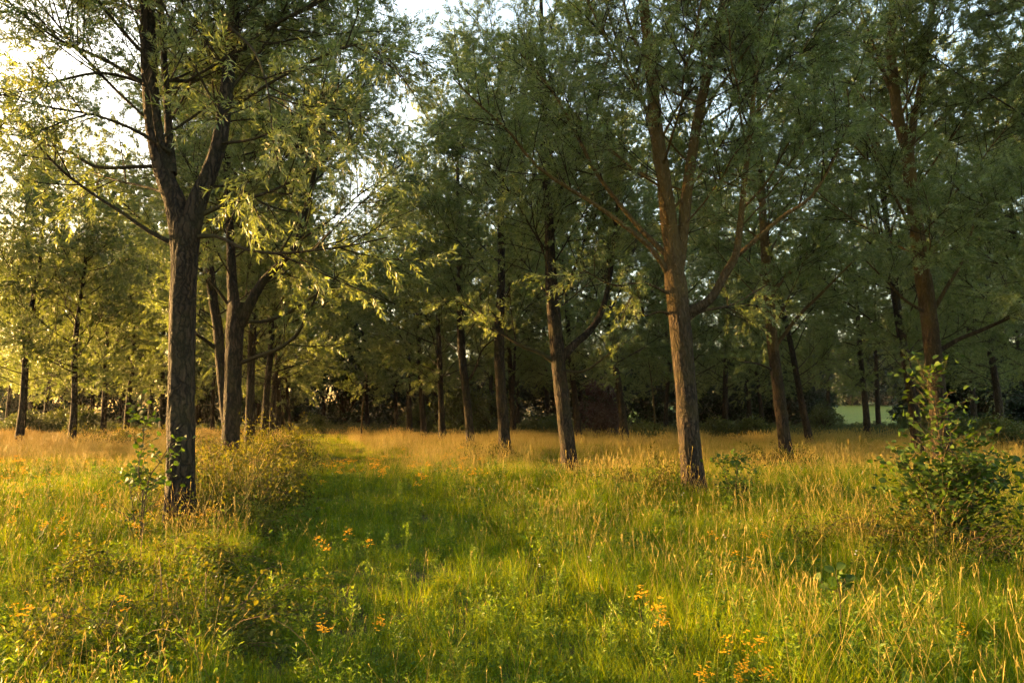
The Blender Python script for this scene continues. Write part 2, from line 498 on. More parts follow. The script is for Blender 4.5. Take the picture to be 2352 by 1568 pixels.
def grow_crown(lines, rng, leaf=(0.105, 0.022), l2_density=3.0, l3_density=6.5, leaves_per=15, l2_len=1.8, l3_len=0.58, start=0.2, twig_sides=3, tri=True):
    """secondary branches, twigs and leaves on the limbs (list of (P, R, start)); returns twig mesh Acc, leaf Acc"""
    tw, lf = Acc(), Acc()
    l2_density *= 1.75; l3_density *= 1.25; leaves_per = int(leaves_per * 2.5)
    P = np.stack([spline(l[0], 14) for l in lines])
    R = np.stack([np.interp(np.linspace(0, 1, 14), np.linspace(0, 1, len(l[1])), l[1]) for l in lines])
    st = np.array([l[2] for l in lines])
    Ln = np.linalg.norm(np.diff(P, axis=1), axis=2).sum(1)
    P2s, R2s, L2s = [], [], []
    for k in range(len(lines)):
        c = max(2, int(Ln[k] * (1 - st[k]) * l2_density * rng.uniform(0.8, 1.2)))
        q, r, l = children_of(P[k:k + 1], R[k:k + 1], np.array([c]), (st[k], 0.98), rng, 0.75, 0.8, 0.12,
                              lambda i, t: l2_len * (1.15 - 0.55 * t) * min(1.0, 0.45 + Ln[k] * 0.14), 6, 0.05, 0.9)
        P2s.append(q); R2s.append(r); L2s.append(l)
    P2 = np.concatenate(P2s); R2 = np.concatenate(R2s); L2 = np.concatenate(L2s)
    tubes(tw, P2, R2, 4)
    c3 = np.maximum(2, (L2 * l3_density * rng.uniform(0.7, 1.3, len(L2))).astype(int))
    P3, R3, L3 = children_of(P2, R2, c3, (0.15, 1.0), rng, 0.8, 0.75, -0.02, lambda i, t: l3_len * np.ones(len(i)), 3, -0.10, 0.7)
    # tips of limbs carry twigs too
    c3b = np.maximum(2, (Ln * 1.2).astype(int))
    P3b, R3b, L3b = children_of(P, R, c3b, (0.55, 1.0), rng, 0.8, 0.7, 0.0, lambda i, t: l3_len * np.ones(len(i)), 3, -0.05, 0.7)
    P3 = np.concatenate([P3, P3b]); R3 = np.concatenate([R3, R3b])
    tubes(tw, P3[:, ::2], np.maximum(R3[:, ::2], 0.0022), twig_sides)
    n3 = len(P3)
    idx = np.repeat(np.arange(n3), leaves_per)
    t = rng.uniform(0.08, 1.0, len(idx)) * 2
    i0 = np.minimum(t.astype(int), 1); f = (t - i0)[:, None]
    p = P3[idx, i0] * (1 - f) + P3[idx, i0 + 1] * f
    T = unit(P3[idx, i0 + 1] - P3[idx, i0])
    d = unit(T * 0.75 + perp_dirs(T, rng) * 0.7 + np.array([0, 0, -0.12]))
    clump = rng.uniform(0, 1, n3)[idx]
    tint = np.clip(0.55 * clump + 0.45 * rng.uniform(0, 1, len(idx)), 0, 1)
    leaves(lf, p, d, leaf[0], leaf[1], rng, tint, tri=tri)
    return tw, lf


def auto_limbs(stem_P, stem_R, zs, rng, length, el=(30, 50), az0=0.0, rise=0.28, az_range=None):
    out = []
    for k, z in enumerate(zs):
        i = int(np.clip(np.searchsorted(stem_P[:, 2], z), 1, len(stem_P) - 1))
        p = stem_P[i]; r = stem_R[i]
        az = az0 + k * 2.399963 + rng.normal() * 0.3 if az_range is None else rng.uniform(*az_range)
        L = length(z) * rng.uniform(0.75, 1.2)
        e = math.radians(rng.uniform(*el))
        d = np.array([math.cos(az) * math.cos(e), math.sin(az) * math.cos(e), math.sin(e)])
        s = np.linspace(0, 1, 9)[:, None]
        side = np.cross(d, [0, 0, 1.0]); side /= np.linalg.norm(side)
        Q = p + L * (d * s + np.array([0, 0, rise]) * s ** 2 + side * (0.10 * rng.normal() * s ** 2 + 0.02 * rng.normal(size=(9, 1)) * s))
        r0 = min(r * 0.5, 0.007 + 0.0068 * L)
        out.append((Q, np.linspace(r0, 0.007, 9), 0.22))
    return out


def crown_len(zb, zt, lmax):
    def f(z):
        t = np.clip((z - zb) / (zt - zb), 0, 1)
        return 1.24 * lmax * (0.66 + 1.5 * t * (1 - t)) * (1 - 0.50 * t ** 2)
    return f


def flat_tri_count():
    return sum(len(m.loops) - 2 * len(m.polygons) for m in bpy.data.meshes)


# ------------------------------------------------------------------ near willows, each drawn from its own trunk and limbs
def hero_tree(label, d, u0, trunk, stems, limbs, seed, auto=(), bark=None, sides=40, rings=110, group='willows of the plantation', bare=0.36, **kw):
    """trunk, stems and limbs: lines in frame pixels (u, v, width) at depth d; auto: (stem number, z0, z1, count, length, el)"""
    rng = np.random.default_rng(seed)
    o = on_ground(u0, d)
    o[2] = float(ground_z(o[0], o[1])) - 0.05
    root = thing('willow_tree', label, 'tree', o, group=group)
    bark = bark or M_BARK
    a = Acc()
    P, R = px_line(trunk, d, d, o, rings)
    first = P[0].copy(); P[:, 2] -= first[2] * np.clip(1 - np.linspace(0, 6, rings), 0, 1)
    rough_trunk(a, P, R, sides, rng, 0.13)
    lines = []
    all_stems = [(P, R)]
    tip = 0.62
    if not stems:
        lines.append((P[int(rings * tip):], R[int(rings * tip):], 0.0))
    for (pts, dd) in stems:
        Q, r = px_line(pts, d, d + dd, o, 60)
        rough_trunk(a, Q, r, max(12, sides // 2), rng, 0.10, flare=False)
        all_stems.append((Q, r)); lines.append((Q[30:], r[30:], 0.0))
    mesh_obj('trunk', a.mesh('trunk', bark), root)
    limb_lines = []
    for (pts, dd) in limbs:
        Q, r = px_line(pts, d, d + dd, o, 24)
        limb_lines.append((Q, r, bare))
    for (si, z0, z1, cnt, ln, el) in auto:
        Q, r = all_stems[si]
        limb_lines += auto_limbs(Q, r, np.linspace(z0, z1, cnt), rng, crown_len(z0, z1, ln), el, rng.uniform(0, 6))
    for (Q, r, s) in limb_lines:
        la = Acc(); Qs = spline(Q, 16); rs = np.interp(np.linspace(0, 1, 16), np.linspace(0, 1, len(r)), r)
        tubes(la, Qs, rs * 0.85, 7)
        mesh_obj('limb', la.mesh('limb', M_TWIG if bark is M_BARK else bark), root)
    tw, lf = grow_crown(lines + limb_lines, rng, **kw)
    mesh_obj('twigs', tw.mesh('twigs', M_TWIG), root)
    mesh_obj('crown', lf.mesh('crown', M_WILLOW), root)
    return root


def build_heroes():
    # the big forked willow at the left
    hero_tree('big dark willow with forked trunk standing nearest, at the left', 11.7, 415,
        [(415, 1180, 74), (415, 1110, 70), (416, 1000, 66), (417, 850, 64), (420, 700, 64), (424, 600, 66), (425, 545, 72), (425, 505, 70)],
        [([(421, 560, 60), (404, 470, 56), (380, 410, 47), (362, 340, 44), (350, 260, 42), (343, 150, 40), (338, 0, 35), (332, -250, 22), (335, -500, 8)], 0.0),
         ([(429, 560, 58), (454, 462, 50), (480, 400, 42), (503, 330, 38), (518, 230, 35), (530, 120, 31), (540, 0, 27), (555, -250, 16), (560, -420, 7)], 0.1),
         ([(396, 400, 24), (388, 300, 20), (380, 180, 17), (372, 60, 14), (356, -180, 7)], 0.9)],
        [([(322, 187, 15), (256, 146, 12), (183, 113, 10), (121, 84, 8), (44, 24, 6), (-20, -30, 4)], -0.6),
         ([(338, 192, 12), (238, 168, 9), (146, 183, 8), (73, 205, 6), (-10, 222, 4)], -1.4),
         ([(392, 350, 13), (311, 300, 10), (220, 265, 8), (130, 250, 7), (60, 235, 5), (-20, 210, 4)], -1.8),
         ([(350, 382, 12), (223, 384, 10), (165, 351, 9), (88, 324, 7), (48, 282, 5), (-30, 200, 4)], 0.6),
         ([(388, 445, 10), (330, 428, 8), (270, 415, 6), (210, 395, 4)], 1.2),
         ([(398, 560, 17), (340, 530, 13), (280, 488, 11), (220, 450, 9), (146, 395, 8), (84, 330, 6), (30, 270, 4)], -0.8),
         ([(440, 545, 17), (500, 543, 12), (560, 572, 10), (640, 582, 9), (720, 575, 7), (800, 565, 6), (890, 545, 4)], -0.9),
         ([(455, 497, 18), (505, 474, 13), (549, 461, 11), (622, 439, 9), (700, 400, 7), (770, 350, 6), (830, 290, 4)], 0.5),
         ([(525, 140, 20), (553, 118, 18), (622, 59, 16), (677, 33, 13), (732, 4, 11), (800, -60, 8), (880, -120, 5)], 0.2),
         ([(532, 70, 12), (525, 60, 10), (560, 92, 9), (590, 128, 8), (615, 205, 6), (625, 300, 4), (640, 390, 3)], -2.2),
         ([(510, 270, 12), (560, 230, 10), (640, 180, 9), (740, 130, 8), (840, 100, 6), (950, 120, 4)], -1.0),
         ([(505, 330, 10), (580, 320, 8), (650, 290, 7), (740, 250, 5), (840, 260, 3)], -1.6),
         ([(470, 430, 9), (540, 430, 8), (610, 470, 6), (680, 490, 4)], 1.5)],
        101, auto=[(1, 6.0, 10.8, 14, 3.8, (16, 56)), (2, 6.5, 10.4, 11, 3.8, (20, 56)), (3, 6.8, 8.5, 3, 2.4, (30, 60))], bare=0.42,
        sides=64, rings=170, l2_density=3.0, l3_density=5.6, leaves_per=11, leaf=(0.120, 0.024))
    # the next two in the same row
    hero_tree('stout willow with sunlit left edge rising from brambles behind the nearest willow', 22.0, 528,
        [(527, 1075, 47), (529, 1020, 44), (533, 950, 42), (536, 850, 42), (540, 760, 44), (544, 720, 47), (546, 695, 46)],
        [([(541, 740, 36), (533, 640, 25), (528, 520, 19), (520, 400, 15), (515, 200, 10), (512, 60, 5)], 0.4),
         ([(550, 745, 32), (598, 655, 22), (640, 610, 19), (680, 560, 17), (700, 490, 15), (715, 430, 13), (735, 330, 10), (760, 200, 9), (780, 60, 4)], -0.4)],
        [([(548, 835, 14), (600, 815, 12), (640, 800, 12), (680, 770, 10), (705, 725, 8), (735, 660, 5)], -1.0),
         ([(550, 740, 12), (620, 735, 10), (690, 700, 8), (760, 650, 5), (800, 600, 3)], 1.0),
         ([(525, 700, 10), (495, 660, 8), (460, 620, 6), (420, 600, 4)], -1.2)],
        102, auto=[(1, 6.0, 12.5, 11, 4.2, (20, 50)), (2, 5.8, 12.5, 12, 4.0, (20, 50))], sides=40, rings=110, l2_density=2.9, l3_density=5.2, leaves_per=14, leaf=(0.128, 0.028))
    hero_tree('leaning willow seen between the two nearest trunks at the left', 28.5, 528,
        [(535, 1040, 26), (520, 950, 25), (508, 850, 24), (500, 750, 25), (490, 690, 24), (483, 620, 21), (478, 520, 17), (470, 350, 12), (465, 150, 5)],
        [], [([(495, 800, 12), (470, 780, 10), (440, 760, 7), (400, 720, 4)], -1.0)],
        103, auto=[(0, 4.5, 14.5, 20, 4.4, (20, 50))], sides=24, rings=80, l2_density=2.6, l3_density=4.6, leaves_per=19, tri=True, leaf=(0.13, 0.030))
    # right-hand row
    hero_tree('tall willow with sunlit ribbed trunk and three rising stems, right of the middle', 16.3, 1590,
        [(1592, 1122, 60), (1588, 1050, 57), (1580, 950, 55), (1572, 850, 54), (1562, 750, 54), (1553, 660, 56), (1548, 620, 50), (1542, 550, 44), (1533, 480, 40), (1520, 380, 36), (1505, 280, 35), (1498, 180, 34), (1490, 90, 31), (1478, 0, 27), (1465, -220, 16), (1460, -420, 7)],
        [([(1553, 650, 32), (1568, 540, 29), (1578, 440, 28), (1595, 320, 26), (1620, 190, 24), (1645, 90, 20), (1660, 0, 17), (1690, -250, 7)], 0.3),
         ([(1575, 720, 30), (1630, 688, 23), (1668, 625, 21), (1690, 585, 18), (1702, 500, 16), (1712, 400, 14), (1725, 280, 13), (1735, 180, 11), (1745, 60, 9), (1760, -120, 5)], -0.8)],
        [([(1685, 595, 15), (1712, 571, 14), (1796, 498, 12), (1862, 454, 10), (1920, 355, 8), (1950, 271, 6), (1945, 205, 4)], -1.2),
         ([(1540, 640, 20), (1496, 571, 16), (1386, 483, 13), (1240, 388, 10), (1167, 300, 8), (1101, 241, 6), (1040, 180, 4)], -1.0),
         ([(1535, 590, 18), (1452, 505, 14), (1368, 395, 12), (1331, 322, 10), (1288, 241, 9), (1240, 172, 7), (1190, 118, 4)], 0.6),
         ([(1550, 722, 11), (1512, 716, 8), (1482, 724, 5), (1440, 700, 3)], -0.3),
         ([(1548, 680, 10), (1480, 650, 8), (1410, 655, 6), (1340, 620, 4)], -1.2),
         ([(1500, 190, 16), (1470, 120, 13), (1440, 40, 10), (1420, -80, 6)], 0.3),
         ([(1500, 130, 16), (1525, 72, 13), (1550, 20, 10), (1585, -60, 6)], -0.3),
         ([(1512, 330, 14), (1475, 230, 11), (1440, 150, 9), (1400, 40, 6), (1380, -60, 4)], 0.8),
         ([(1705, 480, 9), (1760, 420, 7), (1810, 330, 5), (1850, 260, 3)], -1.0),
         ([(1600, 300, 12), (1640, 220, 10), (1690, 150, 8), (1740, 80, 5)], -1.0),
         ([(1575, 740, 12), (1610, 715, 10), (1680, 700, 7), (1760, 655, 4)], 1.2)],
        104, auto=[(0, 5.4, 13.0, 15, 3.8, (20, 56)), (1, 6.2, 12.0, 9, 3.4, (20, 56)), (2, 6.0, 11.0, 7, 2.8, (20, 50))],
        bark=M_BARK_HI, sides=56, rings=190, l2_density=2.9, l3_density=5.4, leaves_per=12, leaf=(0.122, 0.024))
    hero_tree('willow with one thick limb rising right, second in the right-hand row', 22.5, 1310,
        [(1312, 1068, 42), (1303, 1000, 38), (1290, 900, 35), (1283, 840, 36), (1278, 780, 36), (1270, 700, 33), (1265, 620, 28), (1262, 520, 24), (1255, 420, 22), (1250, 320, 20), (1248, 200, 17), (1245, 80, 12), (1240, -80, 6)],
        [([(1285, 828, 26), (1320, 790, 20), (1350, 765, 18), (1372, 735, 16), (1387, 700, 14), (1400, 640, 12), (1410, 560, 10), (1418, 470, 7), (1430, 330, 4)], -0.4)],
        [([(1282, 838, 16), (1240, 810, 12), (1200, 795, 10), (1160, 770, 8), (1110, 735, 6), (1060, 690, 4)], -0.6),
         ([(1276, 700, 12), (1310, 640, 9), (1340, 560, 7), (1370, 450, 5)], 1.0),
         ([(1290, 850, 9), (1340, 852, 7), (1390, 820, 5), (1430, 790, 3)], -1.2)],
        105, auto=[(0, 5.0, 14.5, 22, 4.0, (20, 55)), (1, 5.5, 8.5, 4, 2.6, (25, 50))], bark=M_BARK, sides=40, rings=130, l2_density=2.6, l3_density=5.0, leaves_per=14, leaf=(0.128, 0.028))
    hero_tree('straight willow with bramble at its foot, third in the right-hand row', 30.0, 1160,
        [(1162, 1035, 33), (1156, 960, 28), (1150, 880, 26), (1147, 800, 26), (1148, 720, 24), (1152, 640, 20), (1150, 500, 17), (1148, 350, 13), (1145, 150, 6)],
        [], [([(1150, 770, 9), (1110, 740, 7), (1060, 700, 5), (1010, 650, 3)], -0.8)],
        106, auto=[(0, 5.2, 15.5, 24, 4.4, (20, 55))], sides=28, rings=90, l2_density=2.4, l3_density=4.6, leaves_per=19, tri=True, leaf=(0.135, 0.032))
    hero_tree('slim willow bending left above the flower patch, fourth in the right-hand row', 36.5, 1078,
        [(1082, 1030, 23), (1076, 950, 20), (1068, 880, 20), (1060, 800, 20), (1057, 720, 18), (1056, 620, 15), (1052, 450, 10), (1050, 280, 5)],
        [], [([(1072, 880, 9), (1090, 850, 7), (1110, 800, 5), (1150, 770, 3)], -0.6)],
        107, auto=[(0, 4.8, 15.5, 22, 4.6, (20, 55))], sides=24, rings=80, l2_density=2.4, l3_density=4.4, leaves_per=19, tri=True, leaf=(0.13, 0.030))
    # third row
    hero_tree('heavy leaning willow behind the alder sapling at the right', 20.7, 2172,
        [(2172, 1090, 47), (2163, 1000, 44), (2152, 900, 42), (2142, 800, 40), (2130, 700, 40), (2118, 620, 38), (2105, 520, 34), (2092, 420, 32), (2080, 330, 30), (2062, 270, 27), (2053, 180, 24), (2045, 90, 21), (2050, 0, 17), (2055, -170, 8)],
        [([(2088, 360, 22), (2100, 270, 18), (2115, 200, 16), (2130, 100, 13), (2145, 0, 10), (2150, -150, 4)], -0.5)],
        [([(2148, 812, 16), (2200, 780, 13), (2250, 760, 12), (2300, 738, 10), (2360, 712, 8), (2430, 680, 4)], -0.6),
         ([(2140, 720, 14), (2180, 650, 11), (2210, 600, 9), (2235, 520, 7), (2260, 420, 4)], 0.4),
         ([(2128, 720, 10), (2080, 690, 8), (2040, 650, 6), (1990, 600, 4)], -1.0),
         ([(2110, 560, 13), (2070, 480, 10), (2030, 400, 8), (1990, 300, 5)], -0.6),
         ([(2060, 260, 12), (2030, 160, 9), (1990, 60, 7), (1960, -40, 4)], 0.5)],
        108, auto=[(0, 5.5, 14.0, 20, 4.0, (20, 55)), (1, 9.5, 13.5, 5, 2.4, (25, 50))], bark=M_BARK_HI, sides=40, rings=130, l2_density=2.7, l3_density=5.0, leaves_per=14, leaf=(0.128, 0.028))
    hero_tree('upright willow with mossy upper trunk left of the alder sapling', 27.4, 1808,
        [(1809, 1052, 34), (1795, 950, 30), (1782, 850, 28), (1772, 760, 27), (1766, 680, 26), (1760, 600, 24), (1752, 480, 19), (1745, 300, 13), (1740, 80, 6)],
        [], [([(1782, 795, 13), (1830, 730, 11), (1870, 690, 9), (1920, 640, 7), (1970, 590, 4)], -0.8),
             ([(1768, 690, 10), (1800, 640, 8), (1850, 590, 6), (1900, 540, 3)], 0.8),
             ([(1775, 850, 8), (1740, 835, 6), (1700, 830, 3)], -0.7)],
        109, auto=[(0, 5.0, 15.0, 22, 4.4, (20, 55))], bark=M_BARK_HI, sides=28, rings=90, l2_density=2.4, l3_density=4.6, leaves_per=19, tri=True, leaf=(0.13, 0.030))


build_heroes()


# ------------------------------------------------------------------ farther willows share five grown forms
def willow_form(seed, zb, H, r0, lmax, n_limbs, fork=False, el=(12, 52), leaf=(0.145, 0.036), dens=(2.0, 3.6, 20)):
    rng = np.random.default_rng(seed)
    n = 50
    t = np.linspace(0, 1, n)
    wob = np.stack([0.35 * (vnoise(t * 3.0, t * 0, seed) - 0.5), 0.35 * (vnoise(t * 3.0, t * 0 + 5, seed) - 0.5)], 1) * np.minimum(1, t * 3)[:, None] * (0.5 + 1.6 * t[:, None])
    P = np.column_stack([wob, t * H])
    R = r0 * (1 - 0.30 * np.minimum(1, t * H / zb)) * np.clip(1.15 - np.maximum(0, t * H - zb) / (H - zb) * 1.1, 0.08, 1)
    a = Acc()
    rough_trunk(a, P, R, 20, rng, 0.12)
    lines = [(P[n // 2:], R[n // 2:], 0.0)]
    low = auto_limbs(P, R, np.linspace(zb * 0.95, zb * 1.25, 4), rng, lambda z: lmax * 0.8, (el[0] - 4, el[0] + 16), rng.uniform(0, 6), 0.12)
    limbs = low + auto_limbs(P, R, np.linspace(zb * 1.2, H * 0.93, n_limbs - 5), rng, crown_len(zb, H, lmax), el, rng.uniform(0, 6))
    if fork:
        az = rng.uniform(0, 6)
        s = np.linspace(0, 1, 12)[:, None]
        i = int(n * zb / H)
        Q = P[i] + np.array([math.cos(az), math.sin(az), 0]) * (s ** 0.8) * 2.3 + np.array([0, 0, 1.0]) * s * (H - zb) * 0.7
        r = np.linspace(R[i] * 0.75, 0.02, 12)
        rough_trunk(a, spline(np.column_stack([Q, r]), 30)[:, :3], np.linspace(R[i] * 0.75, 0.02, 30), 12, rng, 0.1, False)
        lines.append((Q[5:], r[5:], 0.0))
        limbs += auto_limbs(Q, r, np.linspace(zb + 1.0, H * 0.7, 7), rng, crown_len(zb, H, lmax * 0.8), (22, 52), 1.0)
    b = Acc()
    for (Q, r, s) in limbs:
        tubes(b, Q, r, 5)
    tw, lf = grow_crown(lines + limbs, rng, leaf=leaf, l2_density=dens[0], l3_density=dens[1], leaves_per=dens[2], l2_len=2.0, l3_len=0.68, tri=True)
    n0 = b.n
    for v, (f, m), tt in zip(tw.v, tw.f, tw.t):
        pass
    return (a.mesh('trunk', M_BARK), b.mesh('branches', M_TWIG), tw.mesh('twigs', M_TWIG), lf.mesh('crown', M_WILLOW))


FORMS = [willow_form(21, 3.5, 17.5, 0.25, 4.8, 30),
         willow_form(22, 3.2, 16.0, 0.23, 4.6, 30),
         willow_form(23, 2.9, 16.5, 0.24, 4.6, 25, fork=True),
         willow_form(24, 3.7, 18.5, 0.27, 4.9, 32),
         willow_form(25, 7.0, 19.5, 0.20, 4.8, 26, el=(22, 50))]


def far_willow(label, u, d, form, lean=0.0, az=0.0, s=1.0, group='willows of the plantation', xy=None):
    p = on_ground(u, d) if xy is None else np.array([xy[0], xy[1], 0.0])
    p[2] = float(ground_z(p[0], p[1])) - 0.06
    # lean: to the right as the camera sees it, in degrees
    rot = (Matrix.Rotation(math.radians(lean), 4, 'Y') @ Matrix.Rotation(az, 4, 'Z')).to_euler()
    root = thing('willow_tree', label, 'tree', p, rot, group, s)
    for nm, me in zip(('trunk', 'branches', 'twigs', 'crown'), FORMS[form]):
        mesh_obj(nm, me, root)
    return root


def build_far():
    rows = [
        # label, u, depth, form, lean, azimuth, scale
        ('leftmost willow with dark split bark near the left edge of the meadow', 42, 40, 0, 2.0, 0.3, 0.95),
        ('willow with bare low limbs, second from the left edge', 163, 41, 1, 0.6, 2.1, 0.98),
        ('willow forking into two stems, third from the left edge', 236, 49, 2, 0.0, 2.9, 0.95),
        ('willow beside the forked one, fourth from the left edge', 290, 56, 0, 0.0, 4.2, 0.98),
        ('thin far willow just left of the nearest willow trunk, outer of two', 343, 64, 1, 0.0, 1.0, 1.0),
        ('thin far willow just left of the nearest willow trunk, inner of two', 371, 62, 3, -1.0, 5.0, 0.95),
        ('small curved willow seen between the nearest and second trunks at the left', 488, 60, 2, -3.0, 0.4, 0.8),
        ('far willow in the shade at the left edge beyond the sunlit grass', 15, 72, 3, 0.0, 3.3, 0.9),
        ('far willow with pale foliage between the first and second trunks from the left', 103, 66, 1, 0.0, 5.1, 0.95),
        ('far willow between the second and third trunks from the left', 208, 68, 0, 1.0, 0.9, 0.95),
        ('willow behind the second trunk of the bramble row, sunlit on its left', 574, 32, 3, -1.5, 1.7, 0.9),
        ('willow fourth along the bramble row', 608, 39, 0, -0.4, 3.9, 0.95),
        ('willow fifth along the bramble row', 625, 47, 1, -0.2, 5.3, 1.0),
        ('willow sixth along the bramble row, close behind the fifth', 637, 55, 3, 0.0, 0.2, 0.95),
        ('last willow of the bramble row before the dark evergreens', 648, 63, 0, 0.0, 2.6, 0.95),
        ('crooked ivy-hung willow at the far end of the path', 668, 56, 2, -5.0, 4.4, 0.62),
        ('willow fifth in the right-hand row', 1017, 44, 1, -3.0, 0.8, 1.02),
        ('willow sixth in the right-hand row', 975, 51, 0, -3.5, 2.2, 1.0),
        ('willow seventh in the right-hand row', 942, 59, 3, -3.0, 3.6, 0.98),
        ('last willow of the right-hand row beside the dark evergreens', 913, 67, 1, -4.0, 5.0, 0.98),
        ('willow leaning left between the two boldest trunks, before the copper shrub', 1438, 40, 0, -5.0, 1.4, 1.0),
        ('slim willow leaning left behind the limbed willow', 1330, 48, 3, -5.0, 4.0, 0.95),
        ('sharply leaning willow to the left of the gap with the green field', 1862, 43, 0, -9.0, 2.0, 0.95),
        ('shaded willow half hidden behind the alder sapling', 2112, 31, 3, -4.0, 5.5, 0.95),
        ('shaded willow standing in front of the bright green field', 1994, 47, 1, -2.0, 0.6, 1.05),
        ('narrow far trunk against the bright green field', 2019, 66, 0, 0.5, 1.9, 1.0),
        ('pale far willow in the shade behind the boldest sunlit trunk, its right', 1666, 56, 3, 1.0, 3.1, 1.0),
        ('pale far willow in the shade just left of the boldest sunlit trunk', 1530, 60, 1, 1.5, 4.8, 1.0),
        ('far shaded willow left of the upright mossy willow, farther of two', 1722, 70, 0, 0.0, 5.9, 1.0),
        ('far shaded willow left of the upright mossy willow, nearer of two', 1752, 64, 1, -2.0, 2.7, 1.0),
        ('dark willow deep in the shade at the right edge', 2302, 42, 0, -1.0, 0.1, 1.05),
        ('far dark willow in the shade right of the alder sapling', 2240, 60, 3, 0.0, 3.8, 1.0),
        ('shaded willow deep behind the sharply leaning one', 1905, 72, 3, 0.0, 1.2, 1.0),
    ]
    for r in rows:
        far_willow(*r)
    # the back of the plantation, crowns merging
    rng = np.random.default_rng(3)
    spots = ['just inside the left edge', 'between the first two trunks from the left, deep in the shade', 'close left of the second trunk from the left', 'close left of the fourth trunk from the left',
             'just left of the nearest trunk, deepest of the far stems', 'just right of the nearest trunk', 'seen over the bramble bank behind the second trunk', 'between the third and fourth trunks of the bramble row',
             'just right of the third trunk of the right-hand row', 'just left of the limbed willow', 'just right of the limbed willow, deep in the shade', 'behind the willow before the copper shrub',
             'hidden behind the boldest sunlit trunk, far back', 'showing its crown behind the boldest sunlit trunk', 'showing its crown behind the third trunk of the right-hand row', 'behind the upright mossy willow',
             'right of the green field gap', 'right of the alder sapling, farthest back', 'well right of the alder sapling', 'cut by the right edge, farther of two', 'cut by the right edge, nearer of two',
             'behind the fourth trunk of the right-hand row', 'behind the fifth trunk of the right-hand row', 'between the third and fourth trunks of the right-hand row', 'closing the end of the path, its left', 'closing the end of the path, its right']
    for k, (u, d) in enumerate([(-30, 52), (70, 78), (150, 76), (270, 75), (400, 74), (450, 70), (545, 72), (590, 76), (1190, 76), (1260, 70), (1340, 77), (1420, 68), (1600, 74), (1580, 47),
                                (1180, 52), (1790, 78), (2140, 76), (2200, 72), (2290, 66), (2380, 52), (2400, 34), (1080, 78), (1000, 76), (1130, 66), (742, 76), (845, 73)]):
        far_willow('far willow ' + spots[k], u, d, (k * 3) % 4, rng.normal() * 2 - 1, rng.uniform(0, 6), rng.uniform(0.9, 1.08), 'willows at the back of the plantation')
    # the plantation goes on past the left edge of the picture; these crowns shade the tops of the others
    for (x, y, f, az, s) in [(-42, 22, 4, 0.0, 1.1), (-37, 31, 4, 1.3, 1.15), (-41, 40, 4, 2.2, 1.1), (-47, 30, 4, 4.0, 1.2),
                             (-34, 15, 4, 5.0, 1.1), (-50, 46, 4, 0.7, 1.2), (-44, 13, 4, 3.0, 1.2), (-56, 38, 4, 2.0, 1.2), (-38, 5, 4, 1.0, 1.15), (-34.5, 24, 4, 3.6, 1.05), (-45, 34, 4, 5.4, 1.1)]:
        far_willow('willow outside the picture to the left, its crown shading the meadow', 0, 0, f, 0, az, s, 'willows outside the picture', (x, y))
    # and just past the right edge
    far_willow('willow standing past the right edge, its foliage filling the upper right corner', 0, 0, 3, -2, 1.0, 0.9, 'willows of the plantation', (15.6, 17.5))
    far_willow('willow past the right edge with crown deep in shade', 0, 0, 0, 0, 2.0, 1.0, 'willows of the plantation', (24.5, 29.0))


build_far()


def build_young():
    """two slender pale young trees"""
    rng = np.random.default_rng(77)
    for (lab, u, d, H, lean) in [('slender young willow with bare pale stem in front of the dark evergreens', 829, 50, 4.6, 0.3),
                                 ('slender pale sapling trunk in the shade left of the boldest sunlit trunk', 1507, 46, 6.2, -0.5)]:
        p = on_ground(u, d); p[2] = float(ground_z(p[0], p[1])) - 0.05
        root = thing('young_tree', lab, 'tree', p, group='slender young trees')
        P = spline([[0, 0, 0], [lean * 0.2, 0, H * 0.4], [lean * 0.5, 0.1, H * 0.7], [lean, 0.2, H]], 24)
        R = np.linspace(0.075, 0.02, 24)
        a = Acc(); tubes(a, P, R, 8)
        mesh_obj('trunk', a.mesh('trunk', M_STEM), root)
        limbs = auto_limbs(P, R, np.linspace(H * 0.48, H * 0.92, 8), rng, lambda z: 1.5, (15, 45))
        b = Acc()
        for (Q, r, s) in limbs:
            tubes(b, Q, r * 0.6, 5)
        mesh_obj('branches', b.mesh('branches', M_STEM), root)
        tw, lf = grow_crown(limbs, rng, leaf=(0.14, 0.05), l2_density=3.5, l3_density=5, leaves_per=9, l2_len=0.9, l3_len=0.45)
        mesh_obj('twigs', tw.mesh('twigs', M_TWIG), root)
        mesh_obj('crown', lf.mesh('crown', M_WILLOW), root)


build_young()


